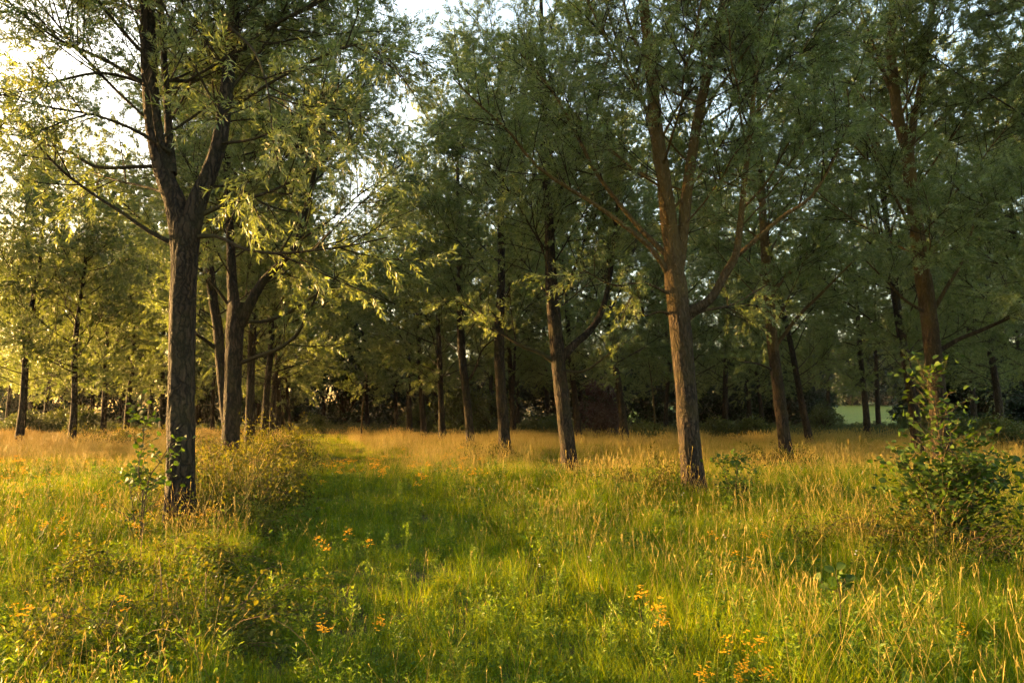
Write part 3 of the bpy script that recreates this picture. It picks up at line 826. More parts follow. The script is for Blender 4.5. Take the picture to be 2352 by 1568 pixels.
# ------------------------------------------------------------------ dark evergreens and shrubs closing the back
def bushy_form(seed, w, h, n_leaf, leaf, mat, base=0.0, n_lobes=26, stem=True):
    """a bush or broad tree: trunk, boughs to many uneven lobes, leaves spread through each lobe"""
    rng = np.random.default_rng(seed)
    lob = []
    for k in range(n_lobes):
        az = k * 2.39996 + rng.normal() * 0.4
        zt = rng.uniform(0.06, 0.95)
        rad = w * 0.5 * math.sqrt(max(0.05, 1 - zt ** 1.7)) * rng.uniform(0.35, 1.0)
        lob.append((np.array([math.cos(az) * rad, math.sin(az) * rad, base + zt * (h - base)]), rng.uniform(0.13, 0.24) * w))
    a, b = Acc(), Acc()
    for (c, r) in lob:
        s = spline([[0, 0, 0.0], [c[0] * 0.25, c[1] * 0.25, c[2] * 0.45], list(c)], 8)
        tubes(a, s, np.linspace(0.02 + 0.010 * h, 0.01, 8), 5)
    pts, dirs, tints = [], [], []
    per = n_leaf // n_lobes
    for (c, r) in lob:
        g = unit(rng.normal(size=(per, 3))) * (rng.uniform(0.25, 1, (per, 1)) ** 0.45) * r * rng.uniform(0.75, 1.15, (per, 1))
        g[:, 2] *= 0.75
        p = c + g
        p[:, 2] = np.maximum(p[:, 2], 0.05 + 0.1 * rng.uniform(0, 1, per))
        pts.append(p); dirs.append(unit(g) + rng.normal(size=(per, 3)) * 0.6 + np.array([0, 0, -0.2]))
        tints.append(np.clip(rng.uniform(0.1, 0.7) + rng.normal(size=per) * 0.2, 0, 1))
    broad_leaves(b, np.concatenate(pts), np.concatenate(dirs), leaf[0], leaf[1], rng, np.concatenate(tints), up=0.6)
    return a.mesh('trunk', M_TWIG), b.mesh('crown', mat)


def place_bush(name, label, cat, u, d, form, s, az, group, parts=('trunk', 'crown'), xy=None, ground_off=-0.04):
    p = on_ground(u, d) if xy is None else np.array([xy[0], xy[1], 0.0])
    p[2] = float(ground_z(p[0], p[1])) + ground_off
    root = thing(name, label, cat, p, (0, 0, az), group, s)
    for nm, me in zip(parts, form):
        mesh_obj(nm, me, root)
    return root


def build_background():
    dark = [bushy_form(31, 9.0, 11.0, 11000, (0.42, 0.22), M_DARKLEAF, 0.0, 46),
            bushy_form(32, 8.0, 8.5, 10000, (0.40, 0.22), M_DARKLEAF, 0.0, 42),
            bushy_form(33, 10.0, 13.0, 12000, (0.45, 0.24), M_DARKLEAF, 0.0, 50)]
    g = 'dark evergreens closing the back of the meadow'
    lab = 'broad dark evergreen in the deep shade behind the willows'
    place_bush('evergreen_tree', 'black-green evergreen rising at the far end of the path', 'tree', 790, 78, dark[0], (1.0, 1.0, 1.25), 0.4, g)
    behind = ['at the left edge', 'behind the first trunk from the left', 'behind the second trunk from the left', 'behind the fourth trunk from the left', 'behind the nearest trunk', 'between the two nearest trunks', 'behind the bramble row',
              'left of the path end', 'left of the last trunk of the right-hand row', 'behind the sixth trunk of the right-hand row', 'behind the fourth trunk of the right-hand row', 'right of the third trunk of the right-hand row',
              'left of the limbed willow', 'behind the copper shrub', 'right of the copper shrub', 'behind the boldest sunlit trunk', 'right of the boldest sunlit trunk', 'left of the upright mossy willow',
              'behind the upright mossy willow', 'left of the green field gap', 'behind the alder sapling', 'right of the alder sapling', 'near the right edge', 'past the right edge']
    us = [-60, 60, 180, 300, 420, 520, 610, 690, 880, 980, 1080, 1180, 1280, 1380, 1480, 1570, 1660, 1740, 1800, 1850, 2185, 2250, 2330, 2420]
    rng = np.random.default_rng(5)
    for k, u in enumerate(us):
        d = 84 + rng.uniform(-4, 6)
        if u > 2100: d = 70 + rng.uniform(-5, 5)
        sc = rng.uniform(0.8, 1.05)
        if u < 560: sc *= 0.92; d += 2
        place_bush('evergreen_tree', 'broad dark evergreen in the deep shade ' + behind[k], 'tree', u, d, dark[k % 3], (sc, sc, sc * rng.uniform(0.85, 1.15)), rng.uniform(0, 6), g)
    # far trees behind the green field
    for k, u in enumerate([1880, 1960, 2030, 2100, 2180, 2260]):
        place_bush('evergreen_tree', 'far dark tree on the other side of the green field', 'tree', u, 168 + rng.uniform(-6, 6), dark[k % 3], (1.5, 1.5, 1.7), rng.uniform(0, 6), 'trees beyond the green field', ground_off=3.0)
    shr = [bushy_form(41, 3.0, 2.6, 4200, (0.16, 0.09), M_SHRUB, 0.0, 24), bushy_form(42, 2.4, 1.3, 3600, (0.13, 0.07), M_SHRUB, 0.0, 20)]
    cop = bushy_form(43, 3.6, 3.4, 5200, (0.17, 0.10), M_COPPER, 0.0, 26)
    sh = [('tall green shrub behind the third and fourth trunks of the right-hand row', 1062, 58, 0, 1.55), ('green shrub between the seventh and sixth trunks of the right-hand row', 962, 64, 0, 1.05),
          ('rounded green shrub behind the fifth trunk of the right-hand row', 1120, 62, 0, 1.35), ('low shrub at the wood edge left of the limbed willow', 1225, 56, 1, 1.0),
          ('low shrub at the wood edge right of the limbed willow', 1262, 60, 1, 1.2), ('low shrub left of the boldest sunlit trunk', 1480, 46, 1, 1.0),
          ('low shrub right of the boldest sunlit trunk', 1655, 48, 1, 1.1), ('low dark shrub at the foot of the upright mossy willow', 1735, 46, 1, 1.15),
          ('leafy shrub left of the green field gap', 1893, 62, 0, 1.0), ('leafy shrub right of the green field gap', 2112, 56, 0, 0.9),
          ('shaded shrub behind the alder sapling, its right', 2210, 44, 1, 1.3), ('shaded low shrub at the right edge', 2310, 36, 1, 1.2),
          ('low shrub in the sun beneath the second trunk from the left', 190, 50, 0, 0.85), ('low shrub at the meadow edge far left', 60, 62, 1, 1.4), ('low shrub at the meadow edge behind the second far-left trunk', 130, 64, 1, 1.5),
          ('shrub in shade at the end of the path beside the ivy-hung willow', 715, 66, 1, 1.3)]
    for k, (l, u, d, f, s) in enumerate(sh):
        place_bush('shrub', l, 'shrub', u, d, shr[f], s, k * 1.3, 'shrubs at the wood edge')
    place_bush('copper_shrub', 'dark copper-leaved shrub between two leaning willow trunks', 'shrub', 1385, 52, cop, (0.95, 0.95, 1.2), 0.3, None)


build_background()


# ------------------------------------------------------------------ brambles
def bramble_form(seed, w, h, n_cane=46, n_leaf=2600, leaf=(0.068, 0.044)):
    rng = np.random.default_rng(seed)
    a, b = Acc(), Acc()
    az = rng.uniform(0, 6.283, n_cane)
    r0 = rng.uniform(0, 0.35, n_cane) * w
    L = rng.uniform(0.25, 0.62, n_cane) * w
    hh = h * rng.uniform(0.5, 1.1, n_cane) * np.sqrt(np.clip(1.05 - (r0 / (0.5 * w)) ** 2, 0.15, 1))
    wild = rng.uniform(0, 1, n_cane) < 0.22
    hh = np.where(wild, hh * 1.5, hh)
    a2 = az + rng.normal(size=n_cane) * 0.9
    s = np.linspace(0, 1, 9)[None, :]
    x = (np.cos(az) * r0)[:, None] + np.cos(a2)[:, None] * L[:, None] * s
    y = (np.sin(az) * r0)[:, None] + np.sin(a2)[:, None] * L[:, None] * s
    z = hh[:, None] * 4 * (s * 0.85 + 0.04) * (1 - s * 0.85)
    P = np.stack([x, y, np.maximum(z, 0.02)], -1)
    tubes(a, P, np.repeat(np.linspace(0.006, 0.002, 9)[None], n_cane, 0), 4)
    idx = rng.integers(0, n_cane, n_leaf); t = rng.uniform(0.1, 1, n_leaf) * 8
    i0 = np.minimum(t.astype(int), 7); f = (t - i0)[:, None]
    p = P[idx, i0] * (1 - f) + P[idx, i0 + 1] * f
    # leaves gather in uneven bunches with hollows between
    p = p + rng.normal(size=p.shape) * np.array([0.09, 0.09, 0.06])
    hollow = vnoise(p[:, 0] * 3.2 + 50, p[:, 1] * 3.2 + p[:, 2] * 2.0, seed)
    p[:, 2] *= 0.45 + 0.95 * hollow
    p[:, 2] = np.maximum(p[:, 2], 0.03)
    d = rng.normal(size=p.shape) + np.array([0, 0, 0.1])
    d[:, :2] += p[:, :2] / max(w, 0.1) * 1.2
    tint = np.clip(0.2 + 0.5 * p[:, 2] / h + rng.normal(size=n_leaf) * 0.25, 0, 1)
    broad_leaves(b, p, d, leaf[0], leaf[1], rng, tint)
    return a.mesh('canes', M_CANE), b.mesh('foliage', M_BRAMBLE)


BR = [bramble_form(51, 2.4, 0.65), bramble_form(52, 2.0, 0.55), bramble_form(53, 2.8, 0.8, 60, 3600)]


def build_brambles():
    br = [('bramble thicket spreading at the bottom left corner of the meadow', 330, 6.0, 0, 0.85, (1, 1, 0.75)),
          ('low bramble in the shade right of the bottom left thicket', 520, 6.6, 1, 0.8, (1, 1, 0.6)),
          ('bramble in the shade in front of the nearest willow', 350, 8.6, 1, 0.95, (1, 1, 0.7)),
          ('bramble at the foot of the nearest willow, on its right', 480, 12.6, 2, 0.75, (0.9, 0.9, 1.2)),
          ('sunlit bramble bank just behind the nearest willow', 540, 15.0, 2, 0.95, (0.9, 1.1, 1.2)),
          ('low bramble ridge right of the nearest willow at the path edge', 545, 11.4, 1, 0.75, (0.9, 1.2, 1.1)),
          ('bramble ridge bordering the path between the two nearest willows', 572, 13.6, 1, 0.9, (0.8, 1.2, 1.3)),
          ('bramble bank beside the path edge in front of the second willow', 575, 18.0, 2, 1.0, (0.8, 1.1, 1.1)),
          ('bramble bank around the foot of the second willow', 560, 21.0, 0, 1.15, (0.9, 1.1, 1.25)),
          ('bramble bank behind the second willow along the path', 597, 25.0, 2, 1.1, (0.8, 1.2, 1.15)),
          ('farther bramble bank under the fourth willow of that row', 612, 30.0, 2, 1.1, (0.8, 1, 0.95)),
          ('farthest bramble bank at the end of the bramble row', 640, 37.0, 0, 1.2, (0.8, 1.2, 1.2)),
          ('bramble mound left of the boldest sunlit trunk', 1470, 17.0, 2, 0.85, (1, 1, 0.95)),
          ('small bramble at the foot of the third willow of the right-hand row', 1125, 28.0, 0, 0.75, (1, 1, 1.2)),
          ('bramble patch at the foot of the upright mossy willow', 1770, 25.5, 1, 1.1, (1, 1, 0.9)),
          ('bramble bed under the alder sapling, its left side', 2010, 10.8, 2, 0.85, (1, 1, 0.75)),
          ('bramble bed under the alder sapling, its right side', 2190, 9.4, 0, 0.9, (1, 1, 0.85)),
          ('bramble mound at the feet of the forked left-hand willow', 262, 38.0, 0, 1.2, (1, 1, 1.1)),
          ('bramble clump left of the nearest trunk in the sunlit grass', 335, 43.0, 1, 1.2, (1, 1, 1.1))]
    for k, (l, u, d, f, s, sc) in enumerate(br):
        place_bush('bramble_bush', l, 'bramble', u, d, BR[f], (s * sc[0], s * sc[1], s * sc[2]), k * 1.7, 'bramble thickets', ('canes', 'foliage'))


build_brambles()


# ------------------------------------------------------------------ saplings with single leaves
def leaf_shape(name, mat, L, W, seed):
    """a rounded, toothed, folded leaf along +Y, its stalk at the origin"""
    prof = [(0.0, 0.0), (0.16, 0.26), (0.38, 0.47), (0.62, 0.50), (0.84, 0.33), (1.0, 0.06)]
    a = Acc(); V = [(0, -0.22 * L, 0.0), (0.0, 0.0, 0.0)]
    mid = [(0, t * L, -0.10 * L * t * t) for t, w in prof]
    lft = [(-w * W, t * L - 0.03 * L, 0.16 * w * W * 2 - 0.10 * L * t * t) for t, w in prof]
    rgt = [(w * W, t * L - 0.03 * L, 0.16 * w * W * 2 - 0.10 * L * t * t) for t, w in prof]
    v = np.array(mid + lft + rgt)
    n = len(prof)
    F = []
    for i in range(n - 1):
        F.append((i, i + 1, n + i + 1, n + i)); F.append((i, 2 * n + i, 2 * n + i + 1, i + 1))
    tint = np.random.default_rng(seed).uniform(0.2, 0.8)
    a.add(v, F, tint)
    a.add([(-0.002, -0.25 * L, 0.01), (0.002, -0.25 * L, 0.01), (0.002, 0, 0), (-0.002, 0, 0)], [(0, 1, 2, 3)], tint)
    return a.mesh(name, mat)


def sapling(label, o, stems, seed, n_leaf, leaf_len, twig_n=18, twig_len=0.55, spread=1.0, low=0.15, extra=0):
    """stems: lists of (x, y, z, r) from o; each leaf an object of its own"""
    rng = np.random.default_rng(seed)
    root = thing('alder_sapling', label, 'sapling', o, group='broad-leaved saplings')
    forms = [leaf_shape('leaf', M_ALDER, leaf_len * k, leaf_len * k * 0.88, 100 + i) for i, k in enumerate((0.75, 0.9, 1.0, 1.15))]
    spots = []
    for st in stems:
        s = spline(st, 26)
        a = Acc(); tubes(a, s[:, :3], s[:, 3], 7)
        mesh_obj('stem', a.mesh('stem', M_STEM), root)
        H = np.linalg.norm(s[-1, :3] - s[0, :3])
        for k in range(max(3, int(twig_n * H / 2.0))):
            t = rng.uniform(low, 0.93)
            i = int(t * 25)
            az = k * 2.4 + rng.normal() * 0.4
            e = math.radians(rng.uniform(10, 50))
            L = twig_len * (1.25 - 0.9 * t) * rng.uniform(0.6, 1.3)
            d = np.array([math.cos(az) * math.cos(e), math.sin(az) * math.cos(e), math.sin(e)])
            q = s[i, :3] + d * L * np.linspace(0, 1, 7)[:, None] + np.array([0, 0, 0.10 * L]) * (np.linspace(0, 1, 7)[:, None] ** 2) + rng.normal(size=(7, 3)) * 0.008
            b = Acc(); tubes(b, q, np.linspace(min(0.006, s[i, 3] * 0.6), 0.0018, 7), 5)
            mesh_obj('branch', b.mesh('branch', M_STEM), root)
            m = max(4, int(L / 0.040))
            for j in range(m):
                x = (j + 0.8) / m * 6; jj = min(5, int(x)); f = x - jj
                sgn = 1 if j % 2 else -1
                spots.append((q[jj] * (1 - f) + q[jj + 1] * f, unit(d * 0.55 + sgn * np.cross(d, [0, 0, 1.0]) + rng.normal(size=3) * 0.25)))
        for j in range(7):
            az = j * 2.4
            spots.append((s[25 - j, :3], np.array([math.cos(az), math.sin(az), 0.7])))
    # what stands inside and below: one mass of the same leaves
    if extra:
        fa = Acc()
        lo = spots
        pk = rng.integers(0, len(lo), extra)
        pp = np.array([lo[k][0] for k in pk]) + rng.normal(size=(extra, 3)) * np.array([0.10, 0.10, 0.08]) * spread
        pp[:, 2] = np.maximum(pp[:, 2], 0.12)
        broad_leaves(fa, pp, np.array([lo[k][1] for k in pk]) + rng.normal(size=(extra, 3)) * 0.4, leaf_len, leaf_len * 0.95, rng, None, 0, 1.6)
        tag(mesh_obj('inner_foliage', fa.mesh('inner_foliage', M_ALDER), root), kind='stuff')
    order = sorted(rng.permutation(len(spots)), key=lambda k: spots[k][0][2] < 0.9)[:n_leaf]
    for k in order:
        p, d = spots[k]
        o_ = bpy.data.objects.new('leaf', forms[int(rng.integers(4))])
        COL.objects.link(o_); o_.parent = root
        y = Vector(d).normalized()
        zax = Vector((rng.normal() * 0.7, -0.75 + rng.normal() * 0.7, 0.8))
        x = y.cross(zax).normalized(); z = x.cross(y)
        mt = Matrix((x, y, z)).transposed().to_4x4()
        mt.translation = Vector(p) + y * leaf_len * 0.22
        o_.matrix_local = mt
    return root


def px_stem(o, pts, d0, d1):
    out = []
    for i, (u, v, r) in enumerate(pts):
        p = at(u, v, d0 + (d1 - d0) * i / (len(pts) - 1)) - o
        out.append([p[0], p[1], -0.03 if i == 0 else max(p[2], 0.02), r])
    return out


def build_saplings():
    o = on_ground(2165, 9.9); o[2] = float(ground_z(o[0], o[1]))
    sapling('tall alder sapling with round leaves standing before the heavy leaning willow', o,
            [px_stem(o, [(2168, 1220, 0.017), (2166, 1120, 0.015), (2160, 1020, 0.013), (2146, 930, 0.010), (2126, 860, 0.007), (2104, 822, 0.003)], 9.9, 9.8),
             px_stem(o, [(2172, 1222, 0.012), (2195, 1130, 0.010), (2225, 1050, 0.007), (2250, 990, 0.004)], 9.9, 9.6),
             px_stem(o, [(2160, 1222, 0.012), (2130, 1140, 0.010), (2095, 1080, 0.007), (2060, 1040, 0.004)], 9.9, 9.7),
             px_stem(o, [(2178, 1222, 0.012), (2230, 1160, 0.010), (2280, 1110, 0.007), (2325, 1085, 0.004)], 9.9, 10.2),
             px_stem(o, [(2175, 1222, 0.012), (2200, 1160, 0.009), (2240, 1100, 0.006), (2290, 1060, 0.003)], 9.9, 10.4)],
            61, 300, 0.092, 46, 0.75, extra=1500, spread=1.2)
    o = on_ground(318, 10.6); o[2] = float(ground_z(o[0], o[1]))
    sapling('thin alder sapling reaching across the foot of the nearest willow', o,
            [px_stem(o, [(322, 1190, 0.012), (328, 1130, 0.011), (318, 1080, 0.009), (330, 1000, 0.007), (322, 950, 0.005), (325, 905, 0.003)], 10.6, 10.5),
             px_stem(o, [(322, 1180, 0.010), (340, 1110, 0.009), (365, 1065, 0.007), (395, 1020, 0.005), (440, 1008, 0.003)], 10.6, 10.6),
             px_stem(o, [(320, 1185, 0.008), (300, 1130, 0.006), (278, 1080, 0.003)], 10.6, 10.9)],
            62, 190, 0.085, 22, 0.50, extra=60)
    o = on_ground(1688, 14.8); o[2] = float(ground_z(o[0], o[1]))
    sapling('small bushy alder just right of the boldest sunlit trunk', o,
            [px_stem(o, [(1688, 1128, 0.009), (1692, 1080, 0.007), (1700, 1040, 0.003)], 14.8, 14.7),
             px_stem(o, [(1686, 1128, 0.008), (1665, 1090, 0.006), (1645, 1050, 0.003)], 14.8, 14.6),
             px_stem(o, [(1690, 1128, 0.008), (1715, 1095, 0.006), (1738, 1070, 0.003)], 14.8, 14.9)],
            63, 150, 0.080, 34, 0.42, extra=200)
    o = on_ground(1925, 5.6); o[2] = float(ground_z(o[0], o[1]))
    sapling('little dark sapling among the tall grass in the lower right', o,
            [px_stem(o, [(1925, 1440, 0.006), (1930, 1380, 0.004), (1918, 1310, 0.002)], 5.6, 5.5)], 64, 14, 0.085, 8, 0.22, low=0.4)


build_saplings()


# ------------------------------------------------------------------ meadow: clumps spread by geometry nodes
def blades(acc, n, rad, h, w, rng, mat, lean=0.35, seg=3, tint=None):
    az = rng.uniform(0, 6.283, n); rr = rad * np.sqrt(rng.uniform(0, 1, n))
    base = np.stack([np.cos(az) * rr, np.sin(az) * rr, np.full(n, -0.03)], 1)
    d = rng.uniform(0, 6.283, n); H = h * rng.uniform(0.5, 1.15, n); ln = H * lean * rng.uniform(0.2, 1.6, n)
    fx, fy = np.cos(d), np.sin(d)
    sx, sy = -fy, fx
    s = np.linspace(0, 1, seg + 1)
    V = []
    W = w * rng.uniform(0.7, 1.3, n)
    for k in range(seg + 1):
        c = base + np.stack([fx * ln * s[k] ** 2, fy * ln * s[k] ** 2, H * (s[k] - 0.16 * lean * s[k] ** 3)], 1)
        ww = W * (1 - s[k] ** 1.5) * 0.5 + 0.0004
        V.append(c - np.stack([sx * ww, sy * ww, 0 * ww], 1)); V.append(c + np.stack([sx * ww, sy * ww, 0 * ww], 1))
    V = np.stack(V, 1)
    b = (np.arange(n) * (seg + 1) * 2)[:, None]
    F = np.concatenate([b + np.array([[2 * k, 2 * k + 1, 2 * k + 3, 2 * k + 2]]) for k in range(seg)])
    t = rng.uniform(0, 1, n) if tint is None else np.clip(tint + rng.normal(size=n) * 0.15, 0, 1)
    acc.add(V, F, np.repeat(t, (seg + 1) * 2), mat)


def seed_stems(acc, n, rad, h, rng, mat, lean=0.25, head=0.13, w=0.0022, hw=0.011):
    """thin stalk with a narrow fluffy seed head"""
    az = rng.uniform(0, 6.283, n); rr = rad * np.sqrt(rng.uniform(0, 1, n))
    d = rng.uniform(0, 6.283, n); H = h * rng.uniform(0.6, 1.15, n); ln = H * lean * rng.uniform(0.1, 1.5, n)
    s = np.linspace(0, 1, 5)[None, :]
    x = (np.cos(az) * rr)[:, None] + np.cos(d)[:, None] * ln[:, None] * s ** 1.7
    y = (np.sin(az) * rr)[:, None] + np.sin(d)[:, None] * ln[:, None] * s ** 1.7
    P = np.stack([x, y, H[:, None] * s - 0.03], -1)
    t = np.repeat(rng.uniform(0, 1, n), 5 * 3)
    tubes(acc, P, np.full((n, 5), w * 0.5), 3, t, mat)
    tip = P[:, -1]; dr = unit(P[:, -1] - P[:, -2])
    hl = head * rng.uniform(0.6, 1.3, n)[:, None]
    Q = np.stack([tip - dr * hl * 0.2, tip + dr * hl * 0.25, tip + dr * hl * 0.6, tip + dr * hl], 1)
    Rr = np.array([0.25, 1.0, 0.75, 0.08])[None] * hw * 0.5 * rng.uniform(0.6, 1.3, (n, 1))
    tubes(acc, Q, Rr, 4, np.repeat(rng.uniform(0.3, 1, n), 16), mat)
    # loose spikelets
    k = 5
    pp = np.repeat(tip, k, 0) + np.repeat(dr, k, 0) * rng.uniform(-0.1, 0.8, (n * k, 1)) * np.repeat(hl, k, 0)
    leaves(acc, pp, np.repeat(dr, k, 0) + rng.normal(size=(n * k, 3)) * 0.35, 0.022, 0.005, rng, None, mat)


def clump_mesh(kind, seed):
    rng = np.random.default_rng(seed); a = Acc()
    mats = [M_GRASS, M_STRAW, M_HERB, M_WHITE]
    if kind == 'green':
        blades(a, 60, 0.16, 0.33, 0.0044, rng, 0, 0.5); blades(a, 4, 0.16, 0.26, 0.003, rng, 1, 0.5)
    elif kind == 'fine':
        blades(a, 56, 0.17, 0.38, 0.0034, rng, 0, 0.4); seed_stems(a, 2, 0.15, 0.54, rng, 1, 0.35, 0.09, 0.0015, 0.0042); blades(a, 3, 0.17, 0.36, 0.0022, rng, 1, 0.5)
    elif kind == 'tall':
        blades(a, 30, 0.14, 0.36, 0.0042, rng, 0, 0.4); seed_stems(a, 2, 0.12, 0.74, rng, 1, 0.35, 0.10, 0.0016, 0.0055)
    elif kind == 'short':
        blades(a, 60, 0.17, 0.22, 0.0045, rng, 0, 0.6)
        n = 26
        p = rng.normal(size=(n, 3)) * np.array([0.09, 0.09, 0.03]) + np.array([0, 0, 0.10])
        broad_leaves(a, p, rng.normal(size=(n, 3)) + np.array([0, 0, 0.3]), 0.035, 0.028, rng, None, 2)
    elif kind == 'herb':
        m = 4
        for q in range(m):
            b0 = rng.normal(size=2) * 0.08; H = rng.uniform(0.3, 0.55)
            nn = 34
            z = rng.uniform(0.1, 1, nn) * H
            azz = np.arange(nn) * 2.4
            P = np.stack([b0[0] + 0 * z, b0[1] + 0 * z, z], 1)
            D = np.stack([np.cos(azz), np.sin(azz), np.full(nn, 0.55)], 1)
            leaves(a, P, D, 0.055, 0.013, rng, None, 2)
            tubes(a, np.array([[b0[0], b0[1], -0.03], [b0[0], b0[1], H * 0.5], [b0[0], b0[1], H]]), np.array([0.003, 0.0025, 0.001]), 4, 0.5, 2)
        blades(a, 14, 0.16, 0.35, 0.004, rng, 0, 0.5)
    elif kind == 'leafy':
        n = 60
        p = rng.normal(size=(n, 3)) * np.array([0.12, 0.12, 0.06]) + np.array([0, 0, 0.14]); p[:, 2] = np.maximum(p[:, 2], 0.02)
        broad_leaves(a, p, rng.normal(size=(n, 3)) + np.array([0, 0, 0.1]), 0.060, 0.040, rng, None, 2)
        blades(a, 12, 0.16, 0.35, 0.005, rng, 0, 0.5)
    elif kind == 'straw':      # for the far band: many stalks with heads over fading green
        seed_stems(a, 20, 0.42, 0.58, rng, 1, 0.22, 0.12, 0.0036, 0.012); blades(a, 20, 0.42, 0.42, 0.008, rng, 1, 0.35, 2); blades(a, 56, 0.42, 0.36, 0.009, rng, 0, 0.4, 2)
    elif kind == 'farmix':
        blades(a, 70, 0.42, 0.32, 0.009, rng, 0, 0.4, 2); seed_stems(a, 6, 0.42, 0.50, rng, 1, 0.25, 0.10, 0.0032, 0.010); blades(a, 10, 0.42, 0.34, 0.006, rng, 1, 0.4, 2)
    elif kind == 'farshort':
        blades(a, 80, 0.42, 0.20, 0.008, rng, 0, 0.5, 2); blades(a, 4, 0.42, 0.28, 0.005, rng, 1, 0.4, 2)
    elif kind == 'white':
        blades(a, 8, 0.1, 0.2, 0.004, rng, 0, 0.5)
        for q in range(2):
            c = np.array([rng.normal() * 0.06, rng.normal() * 0.06, rng.uniform(0.25, 0.38)])
            leaves(a, np.repeat(c[None], 16, 0), rng.normal(size=(16, 3)) + np.array([0, 0, 0.4]), 0.012, 0.006, rng, None, 3)
            tubes(a, np.array([[c[0], c[1], 0], [c[0], c[1], c[2] * 0.5], c]), np.array([0.0015] * 3), 3, 0.5, 2)
    return a.mesh('grass_clump', mats)


def scatter_object(name, label, cat, clumps, pts, idx, scl, rot):
    """one object of kind stuff: its vertices carry clumps through geometry nodes"""
    src = bpy.data.collections.new(name + '_clumps')
    for k, me in enumerate(clumps):
        o = bpy.data.objects.new('%s_clump_%02d' % (name, k), me)
        src.objects.link(o)
    me = bpy.data.meshes.new(name)
    me.vertices.add(len(pts)); me.vertices.foreach_set('co', np.asarray(pts, np.float32).ravel())
    for nm, typ, arr in (('pick', 'INT', idx), ('size', 'FLOAT', scl), ('turn', 'FLOAT', rot)):
        a = me.attributes.new(nm, typ, 'POINT')
        a.data.foreach_set('value', np.asarray(arr, np.int32 if typ == 'INT' else np.float32))
    o = mesh_obj(name, me)
    tag(o, label, cat, kind='stuff')
    ng = bpy.data.node_groups.new(name, 'GeometryNodeTree')
    ng.interface.new_socket('Geometry', in_out='INPUT', socket_type='NodeSocketGeometry')
    ng.interface.new_socket('Geometry', in_out='OUTPUT', socket_type='NodeSocketGeometry')
    N, L = ng.nodes, ng.links
    gi, go = N.new('NodeGroupInput'), N.new('NodeGroupOutput')
    ci = N.new('GeometryNodeCollectionInfo'); ci.inputs['Collection'].default_value = src
    ci.inputs['Separate Children'].default_value = True; ci.inputs['Reset Children'].default_value = True
    ip = N.new('GeometryNodeInstanceOnPoints'); ip.inputs['Pick Instance'].default_value = True

    def attr(nm, typ):
        n = N.new('GeometryNodeInputNamedAttribute'); n.data_type = typ; n.inputs['Name'].default_value = nm
        return n.outputs[0]
    cx = N.new('ShaderNodeCombineXYZ')
    L.new(attr('turn', 'FLOAT'), cx.inputs[2])
    L.new(gi.outputs[0], ip.inputs['Points']); L.new(ci.outputs[0], ip.inputs['Instance'])
    L.new(attr('pick', 'INT'), ip.inputs['Instance Index'])
    L.new(cx.outputs[0], ip.inputs['Rotation']); L.new(attr('size', 'FLOAT'), ip.inputs['Scale'])
    L.new(ip.outputs[0], go.inputs[0])
    md = o.modifiers.new('scatter', 'NODES'); md.node_group = ng
    return o


ROW = math.tan(math.radians(16.1))            # rows run a little to the left of the view


def lateral(x, y):
    """sideways distance from the left-hand row of willows"""
    x0 = on_ground(415, 11.7)[0]
    return (np.asarray(x) - (x0 - (np.asarray(y) - 11.7) * ROW)) * math.cos(math.radians(16.1))


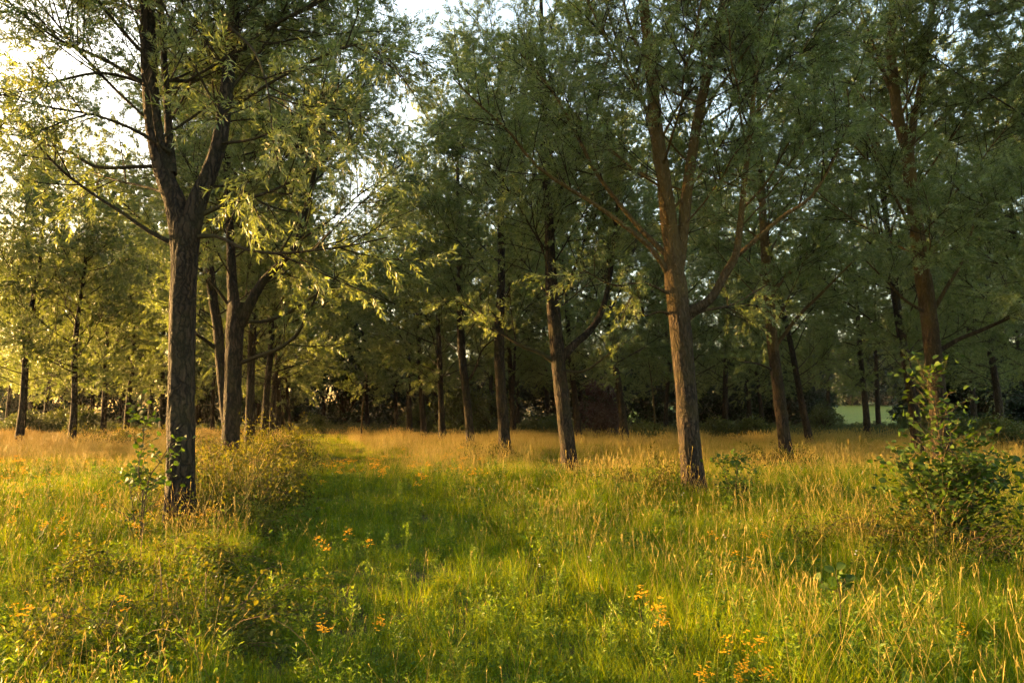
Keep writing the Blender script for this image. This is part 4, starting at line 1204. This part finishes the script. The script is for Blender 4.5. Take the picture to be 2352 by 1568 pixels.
def build_meadow():
    rng = np.random.default_rng(9)
    near = [clump_mesh('green', 1), clump_mesh('green', 2), clump_mesh('green', 3), clump_mesh('fine', 4), clump_mesh('fine', 5), clump_mesh('fine', 6),
            clump_mesh('tall', 7), clump_mesh('tall', 8), clump_mesh('short', 9), clump_mesh('short', 10), clump_mesh('herb', 11), clump_mesh('herb', 12), clump_mesh('leafy', 13), clump_mesh('leafy', 14), clump_mesh('white', 15)]

    def wedge(d0, d1, dens, margin=1.5):
        n = int((d1 * d1 - d0 * d0) * 0.72 * dens + 2 * margin * (d1 - d0) * dens)
        y = np.sqrt(rng.uniform(d0 * d0, d1 * d1, n))
        x = (rng.uniform(-1, 1, n)) * (0.73 * y + margin)
        return x, y

    X, Y, I, S = [], [], [], []
    for (d0, d1, dens, ss) in ((2.0, 7.0, 58, 1.0), (7.0, 13.0, 40, 1.08), (13.0, 22.0, 24, 1.25)):
        x, y = wedge(d0, d1, dens)
        lat = lateral(x, y)
        n = len(x)
        patch = vnoise(x * 0.55 + 3, y * 0.4, 21); patch2 = vnoise(x * 0.9, y * 0.7 + 7, 22)
        u = rng.uniform(0, 1, n)
        path = 1.0 * (np.abs(lat - 2.95 + 0.35 * (vnoise(y * 0.5, y * 0, 33) - 0.5)) < 1.85)          # trodden green way along the row
        p_short = 0.10 + 1.0 * path + 0.2 * (patch < 0.35)
        p_leafy = np.where(patch2 < 0.36, 0.16, 0.03) * (1 - path)
        p_herb = np.where(patch2 > 0.55, 0.12, 0.04)
        p_tall = np.where(patch > 0.46, 0.055, 0.014) * np.where(x > -0.5, 1.5, 0.8) * (1 - 0.9 * path) + 0.14 * ((np.abs(lat) < 1.1) & (y > 9.5))
        p_fine = np.where((patch > 0.42), 0.55, 0.25) * (1 - 0.85 * path)
        k = np.full(n, -1)
        cum = np.zeros(n)
        for lo, hi, p in ((6, 8, p_tall), (12, 14, p_leafy), (10, 12, p_herb), (8, 10, p_short * 0.6), (3, 6, p_fine), (0, 3, np.ones(n))):
            sel = (k < 0) & (u < cum + p)
            k[sel] = rng.integers(lo, hi, sel.sum())
            cum = cum + p
        w = rng.uniform(0, 1, n) < 0.006
        k[w] = 14
        X.append(x); Y.append(y); I.append(k)
        S.append(ss * rng.uniform(0.65, 1.2, n) * (0.8 + 0.4 * patch) * (1 - 0.30 * path))
    x, y, k, s = map(np.concatenate, (X, Y, I, S))
    pts = np.stack([x, y, ground_z(x, y)], 1)
    scatter_object('meadow_grass', 'tall green and straw grass with herbs covering the near meadow', 'grass', near, pts, k, s, rng.uniform(0, 6.283, len(x)))
    far = [clump_mesh('straw', 31), clump_mesh('straw', 32), clump_mesh('farmix', 33), clump_mesh('farmix', 34), clump_mesh('farshort', 35), clump_mesh('farshort', 36)]
    X, Y = [], []
    for (d0, d1, dens) in ((20.0, 34.0, 10.0), (34.0, 56.0, 7.0), (56.0, 74.0, 4.0)):
        x, y = wedge(d0, d1, dens, 3.0); X.append(x); Y.append(y)
    x, y = np.concatenate(X), np.concatenate(Y)
    lat = lateral(x, y)
    n = len(x); patch = vnoise(x * 0.22, y * 0.16, 25); u = rng.uniform(0, 1, n)
    path = np.abs(lat - 2.95) < 1.9
    p_straw = np.clip(0.04 + (y - 26) / 42, 0.04, 0.46) + 0.25 * ((x < -9 - 0.3 * (y - 25)) & (y > 24)) * np.clip((patch - 0.22) * 2.6, 0.15, 1.25)
    p_straw = np.where(path & (y < 56), 0.02, p_straw)
    shade = (x > 12 + 0.25 * (y - 30)) & (y > 48)
    p_straw = np.where((y > 54) | shade, p_straw * 0.25, p_straw)
    k = np.where(u < p_straw, rng.integers(0, 2, n), np.where((path | (patch < 0.3)) & (u > 0.12), rng.integers(4, 6, n), rng.integers(2, 4, n)))
    s = rng.uniform(0.7, 1.25, n) * np.where(k < 2, 1.05, 0.95) * (0.42 + 0.85 * vnoise(x * 0.55, y * 0.4 + 11, 27)) * np.where(y > 54, 0.75, 1)
    pts = np.stack([x, y, ground_z(x, y)], 1)
    scatter_object('straw_grass', 'straw-coloured seeding grass across the far sunlit meadow', 'grass', far, pts, k, s, rng.uniform(0, 6.283, n))


build_meadow()


def build_undergrowth():
    """nettles and weeds along the foot of the wood"""
    rng = np.random.default_rng(19)
    cl = []
    for q in range(3):
        a = Acc()
        for st in range(9):
            b0 = rng.normal(size=2) * 0.22; H = rng.uniform(0.45, 0.95)
            nn = 26
            z = rng.uniform(0.15, 1, nn) * H; az = rng.uniform(0, 6.283, nn)
            leaves(a, np.stack([b0[0] + 0 * z, b0[1] + 0 * z, z], 1), np.stack([np.cos(az), np.sin(az), np.full(nn, 0.2)], 1), 0.13, 0.05, rng, None, 0)
            tubes(a, np.array([[b0[0], b0[1], -0.03], [b0[0], b0[1], H * 0.5], [b0[0], b0[1], H]]), np.array([0.006, 0.005, 0.002]), 3, 0.4, 0)
        cl.append(a.mesh('weed_clump', [M_SHRUB]))
    n = 5200
    y = rng.uniform(49, 76, n); x = rng.uniform(-1, 1, n) * (0.73 * y + 3)
    u = x / y
    edge = 60 - 9 * np.clip((u + 0.02) / 0.2, 0, 1) + 4 * (vnoise(x * 0.3, y * 0 + 2, 41) - 0.5)
    keep = (y > edge) & (vnoise(x * 0.35, y * 0.35, 42) > 0.34) & ~((np.abs(lateral(x, y) - 2.7) < 1.6) & (y < 62))
    x, y = x[keep], y[keep]
    pts = np.stack([x, y, ground_z(x, y)], 1)
    m = len(x)
    scatter_object('undergrowth', 'low dark green weeds along the foot of the wood', 'undergrowth', cl, pts, rng.integers(0, 3, m), rng.uniform(0.5, 1.15, m), rng.uniform(0, 6.283, m))


build_undergrowth()


# ------------------------------------------------------------------ yellow flowers and leafy herbs, each plant its own
def flower_form(seed, h, n_heads, per, spread, petal=0.013):
    rng = np.random.default_rng(seed)
    st, fl = Acc(), Acc()
    tubes(st, np.array([[0, 0, -0.03], [0.01, 0, h * 0.4], [0.0, 0.01, h * 0.72]]), np.array([0.0032, 0.0026, 0.002]), 4, 0.4)
    n = 44
    z = rng.uniform(0.08, 0.75, n) * h; azz = np.arange(n) * 2.4
    leaves(st, np.stack([0 * z, 0 * z, z], 1), np.stack([np.cos(azz), np.sin(azz), np.full(n, 0.5)], 1), 0.032, 0.011, rng)
    for k in range(n_heads):
        az = k * 2.4 + rng.normal() * 0.3; rr = spread * math.sqrt(rng.uniform(0.05, 1))
        c = np.array([math.cos(az) * rr, math.sin(az) * rr, h * rng.uniform(0.82, 1.05)])
        tubes(st, np.array([[0, 0, h * 0.6], [c[0] * 0.6, c[1] * 0.6, h * 0.78], c]), np.array([0.0018, 0.0015, 0.001]), 3, 0.4)
        for q in range(per):
            f = c + rng.normal(size=3) * np.array([0.014, 0.014, 0.010])
            a5 = np.arange(5) * 1.2566 + rng.uniform(0, 6)
            D = np.stack([np.cos(a5), np.sin(a5), np.full(5, rng.uniform(0.2, 0.9))], 1)
            leaves(fl, np.repeat(f[None], 5, 0), D, petal, petal * 0.62, rng, None, 0, 0.1, 1.0)
    return st.mesh('stem', M_HERB), fl.mesh('flower_head', M_YELLOW)


def herb_form(seed, h):
    rng = np.random.default_rng(seed)
    a, b = Acc(), Acc()
    tubes(a, np.array([[0, 0, -0.03], [0.01, 0, h * 0.5], [0.0, 0.02, h]]), np.array([0.004, 0.0035, 0.0015]), 5, 0.4)
    n = 46
    t = np.linspace(0.12, 1, n); azz = np.arange(n) * 2.4
    leaves(b, np.stack([0 * t, 0.02 * t, t * h], 1), np.stack([np.cos(azz), np.sin(azz), 0.4 + 0.6 * t], 1), 0.055, 0.013, rng, np.clip(t + rng.normal(size=n) * 0.15, 0, 1))
    for k in range(6):
        az = k * 2.4; s0 = h * rng.uniform(0.55, 0.85)
        tip = np.array([math.cos(az) * 0.07, math.sin(az) * 0.07, s0 + 0.10])
        tubes(a, np.array([[0, 0.01, s0], tip * 0.5 + np.array([0, 0, s0 * 0.5]), tip]), np.array([0.002, 0.0016, 0.001]), 3, 0.4)
        m = 9
        leaves(b, np.repeat(tip[None], m, 0) - np.array([0, 0, 1]) * rng.uniform(0, 0.06, (m, 1)), rng.normal(size=(m, 3)) + np.array([0, 0, 0.8]), 0.045, 0.012, rng, rng.uniform(0.5, 1, m))
    return a.mesh('stem', M_HERB), b.mesh('foliage', M_HERB)


def build_flowers():
    rng = np.random.default_rng(14)
    near = [flower_form(71, 0.45, 7, 4, 0.050, 0.012), flower_form(72, 0.50, 9, 4, 0.060, 0.012), flower_form(73, 0.42, 6, 4, 0.04, 0.012)]
    far = [flower_form(74, 0.46, 9, 3, 0.11, 0.022), flower_form(75, 0.42, 7, 3, 0.10, 0.022)]

    def put(u, d, form, lab, grp, s):
        p = on_ground(u, d); p[2] = float(ground_z(p[0], p[1]))
        r = thing('yellow_wildflower', lab, 'wildflower', p, (rng.normal() * 0.12, rng.normal() * 0.12, rng.uniform(0, 6)), grp, s)
        for nm, me in zip(('stem', 'flower_head'), form):
            mesh_obj(nm, me, r)
    # (centre u, v of the heads, how many, spread u, spread depth)
    named = [('yellow wildflower in the dense group at the lower right', 1695, 1465, 6, 18, 0.2), ('yellow wildflower in the pair of tufts low at the right', 1585, 1515, 2, 16, 0.05),
             ('yellow wildflower in the loose group above the dense lower right one', 1495, 1375, 3, 30, 0.15), ('yellow wildflower in the group on the path edge left of the middle', 805, 1205, 5, 40, 0.6),
             ('yellow wildflower standing low in the foreground left of the middle', 790, 1390, 2, 50, 0.4), ('yellow wildflower at the right edge of the foreground', 2210, 1420, 1, 15, 0.1),
             ('yellow wildflower at the feet of the nearest willow', 440, 1150, 8, 70, 0.5), ('yellow wildflower in the shade of the bottom left thicket', 400, 1320, 2, 120, 0.4),
             ('yellow wildflower near the bottom left corner', 150, 1360, 1, 70, 0.3), ('yellow wildflower beside the tall grass right of the middle', 1680, 1240, 4, 60, 0.5)]
    for (lab, u, v, n, su, sd) in named:
        # heads stand about 0.55 m up: depth from that plane
        b = (CV - v) / FPX
        z = math.sin(TILT) + b * math.cos(TILT); y = math.cos(TILT) - b * math.sin(TILT)
        d = (0.55 - CAM_H) / z * y
        for k in range(n):
            put(u + rng.normal() * su, d + rng.normal() * sd, near[int(rng.integers(3))], lab, lab.replace('yellow wildflower', 'yellow wildflowers', 1), rng.uniform(0.8, 1.15))
    for k in range(75):
        put(rng.uniform(690, 1120) + rng.normal() * 20, rng.uniform(18, 27) if rng.uniform() < 0.8 else rng.uniform(15, 32), far[k % 2], 'yellow wildflower in the broad band across the middle of the meadow', 'yellow wildflowers in the middle band', rng.uniform(0.75, 1.1))
    for k in range(80):
        u = rng.uniform(-20, 360); d = rng.uniform(9, 26)
        put(u, d, far[k % 2] if d > 14 else near[k % 3], 'yellow wildflower in the sunlit grass left of the nearest willow', 'yellow wildflowers in the left meadow', rng.uniform(0.75, 1.1))
    herbs = [herb_form(81, 0.55), herb_form(82, 0.62), herb_form(83, 0.48)]
    hs = [(985, 1390), (800, 1420), (1130, 1400), (720, 1340), (930, 1230), (1240, 1250), (1290, 1330), (1375, 1300), (845, 1290), (1480, 1440), (620, 1360), (1150, 1480), (2150, 1440), (1760, 1180), (1560, 1200), (2285, 1420), (1400, 1440), (690, 1440)]
    for k, (u, v) in enumerate(hs):
        b = (CV - v) / FPX
        z = math.sin(TILT) + b * math.cos(TILT); y = math.cos(TILT) - b * math.sin(TILT)
        d = (0.35 - CAM_H) / z * y
        p = on_ground(u, d); p[2] = float(ground_z(p[0], p[1]))
        r = thing('leafy_herb', 'upright leafy green herb standing out of the foreground grass', 'herb', p, (rng.normal() * 0.06, rng.normal() * 0.06, rng.uniform(0, 6)), 'leafy herbs in the foreground', rng.uniform(0.7, 0.95))
        for nm, me in zip(('stem', 'foliage'), herbs[k % 3]):
            mesh_obj(nm, me, r)


build_flowers()


# ------------------------------------------------------------------ warm evening haze
HAZE = 0.00008


def build_haze():
    x0, x1, y0, y1, z0, z1 = -260, 260, -60, 260, -1.6, 40.0
    V = [(x, y, z) for z in (z0, z1) for y in (y0, y1) for x in (x0, x1)]
    F = [(0, 2, 3, 1), (4, 5, 7, 6), (0, 1, 5, 4), (2, 6, 7, 3), (0, 4, 6, 2), (1, 3, 7, 5)]
    me = bpy.data.meshes.new('haze'); me.from_pydata(V, [], F)
    m, N, L = new_mat('haze_air')
    pv = N.new('ShaderNodeVolumePrincipled')
    pv.inputs['Color'].default_value = (0.95, 0.92, 0.86, 1)
    pv.inputs['Density'].default_value = HAZE
    pv.inputs['Anisotropy'].default_value = 0.35
    o = N.new('ShaderNodeOutputMaterial'); L.new(pv.outputs[0], o.inputs['Volume'])
    me.materials.append(m)
    tag(mesh_obj('haze', me), kind='stuff')


build_haze()
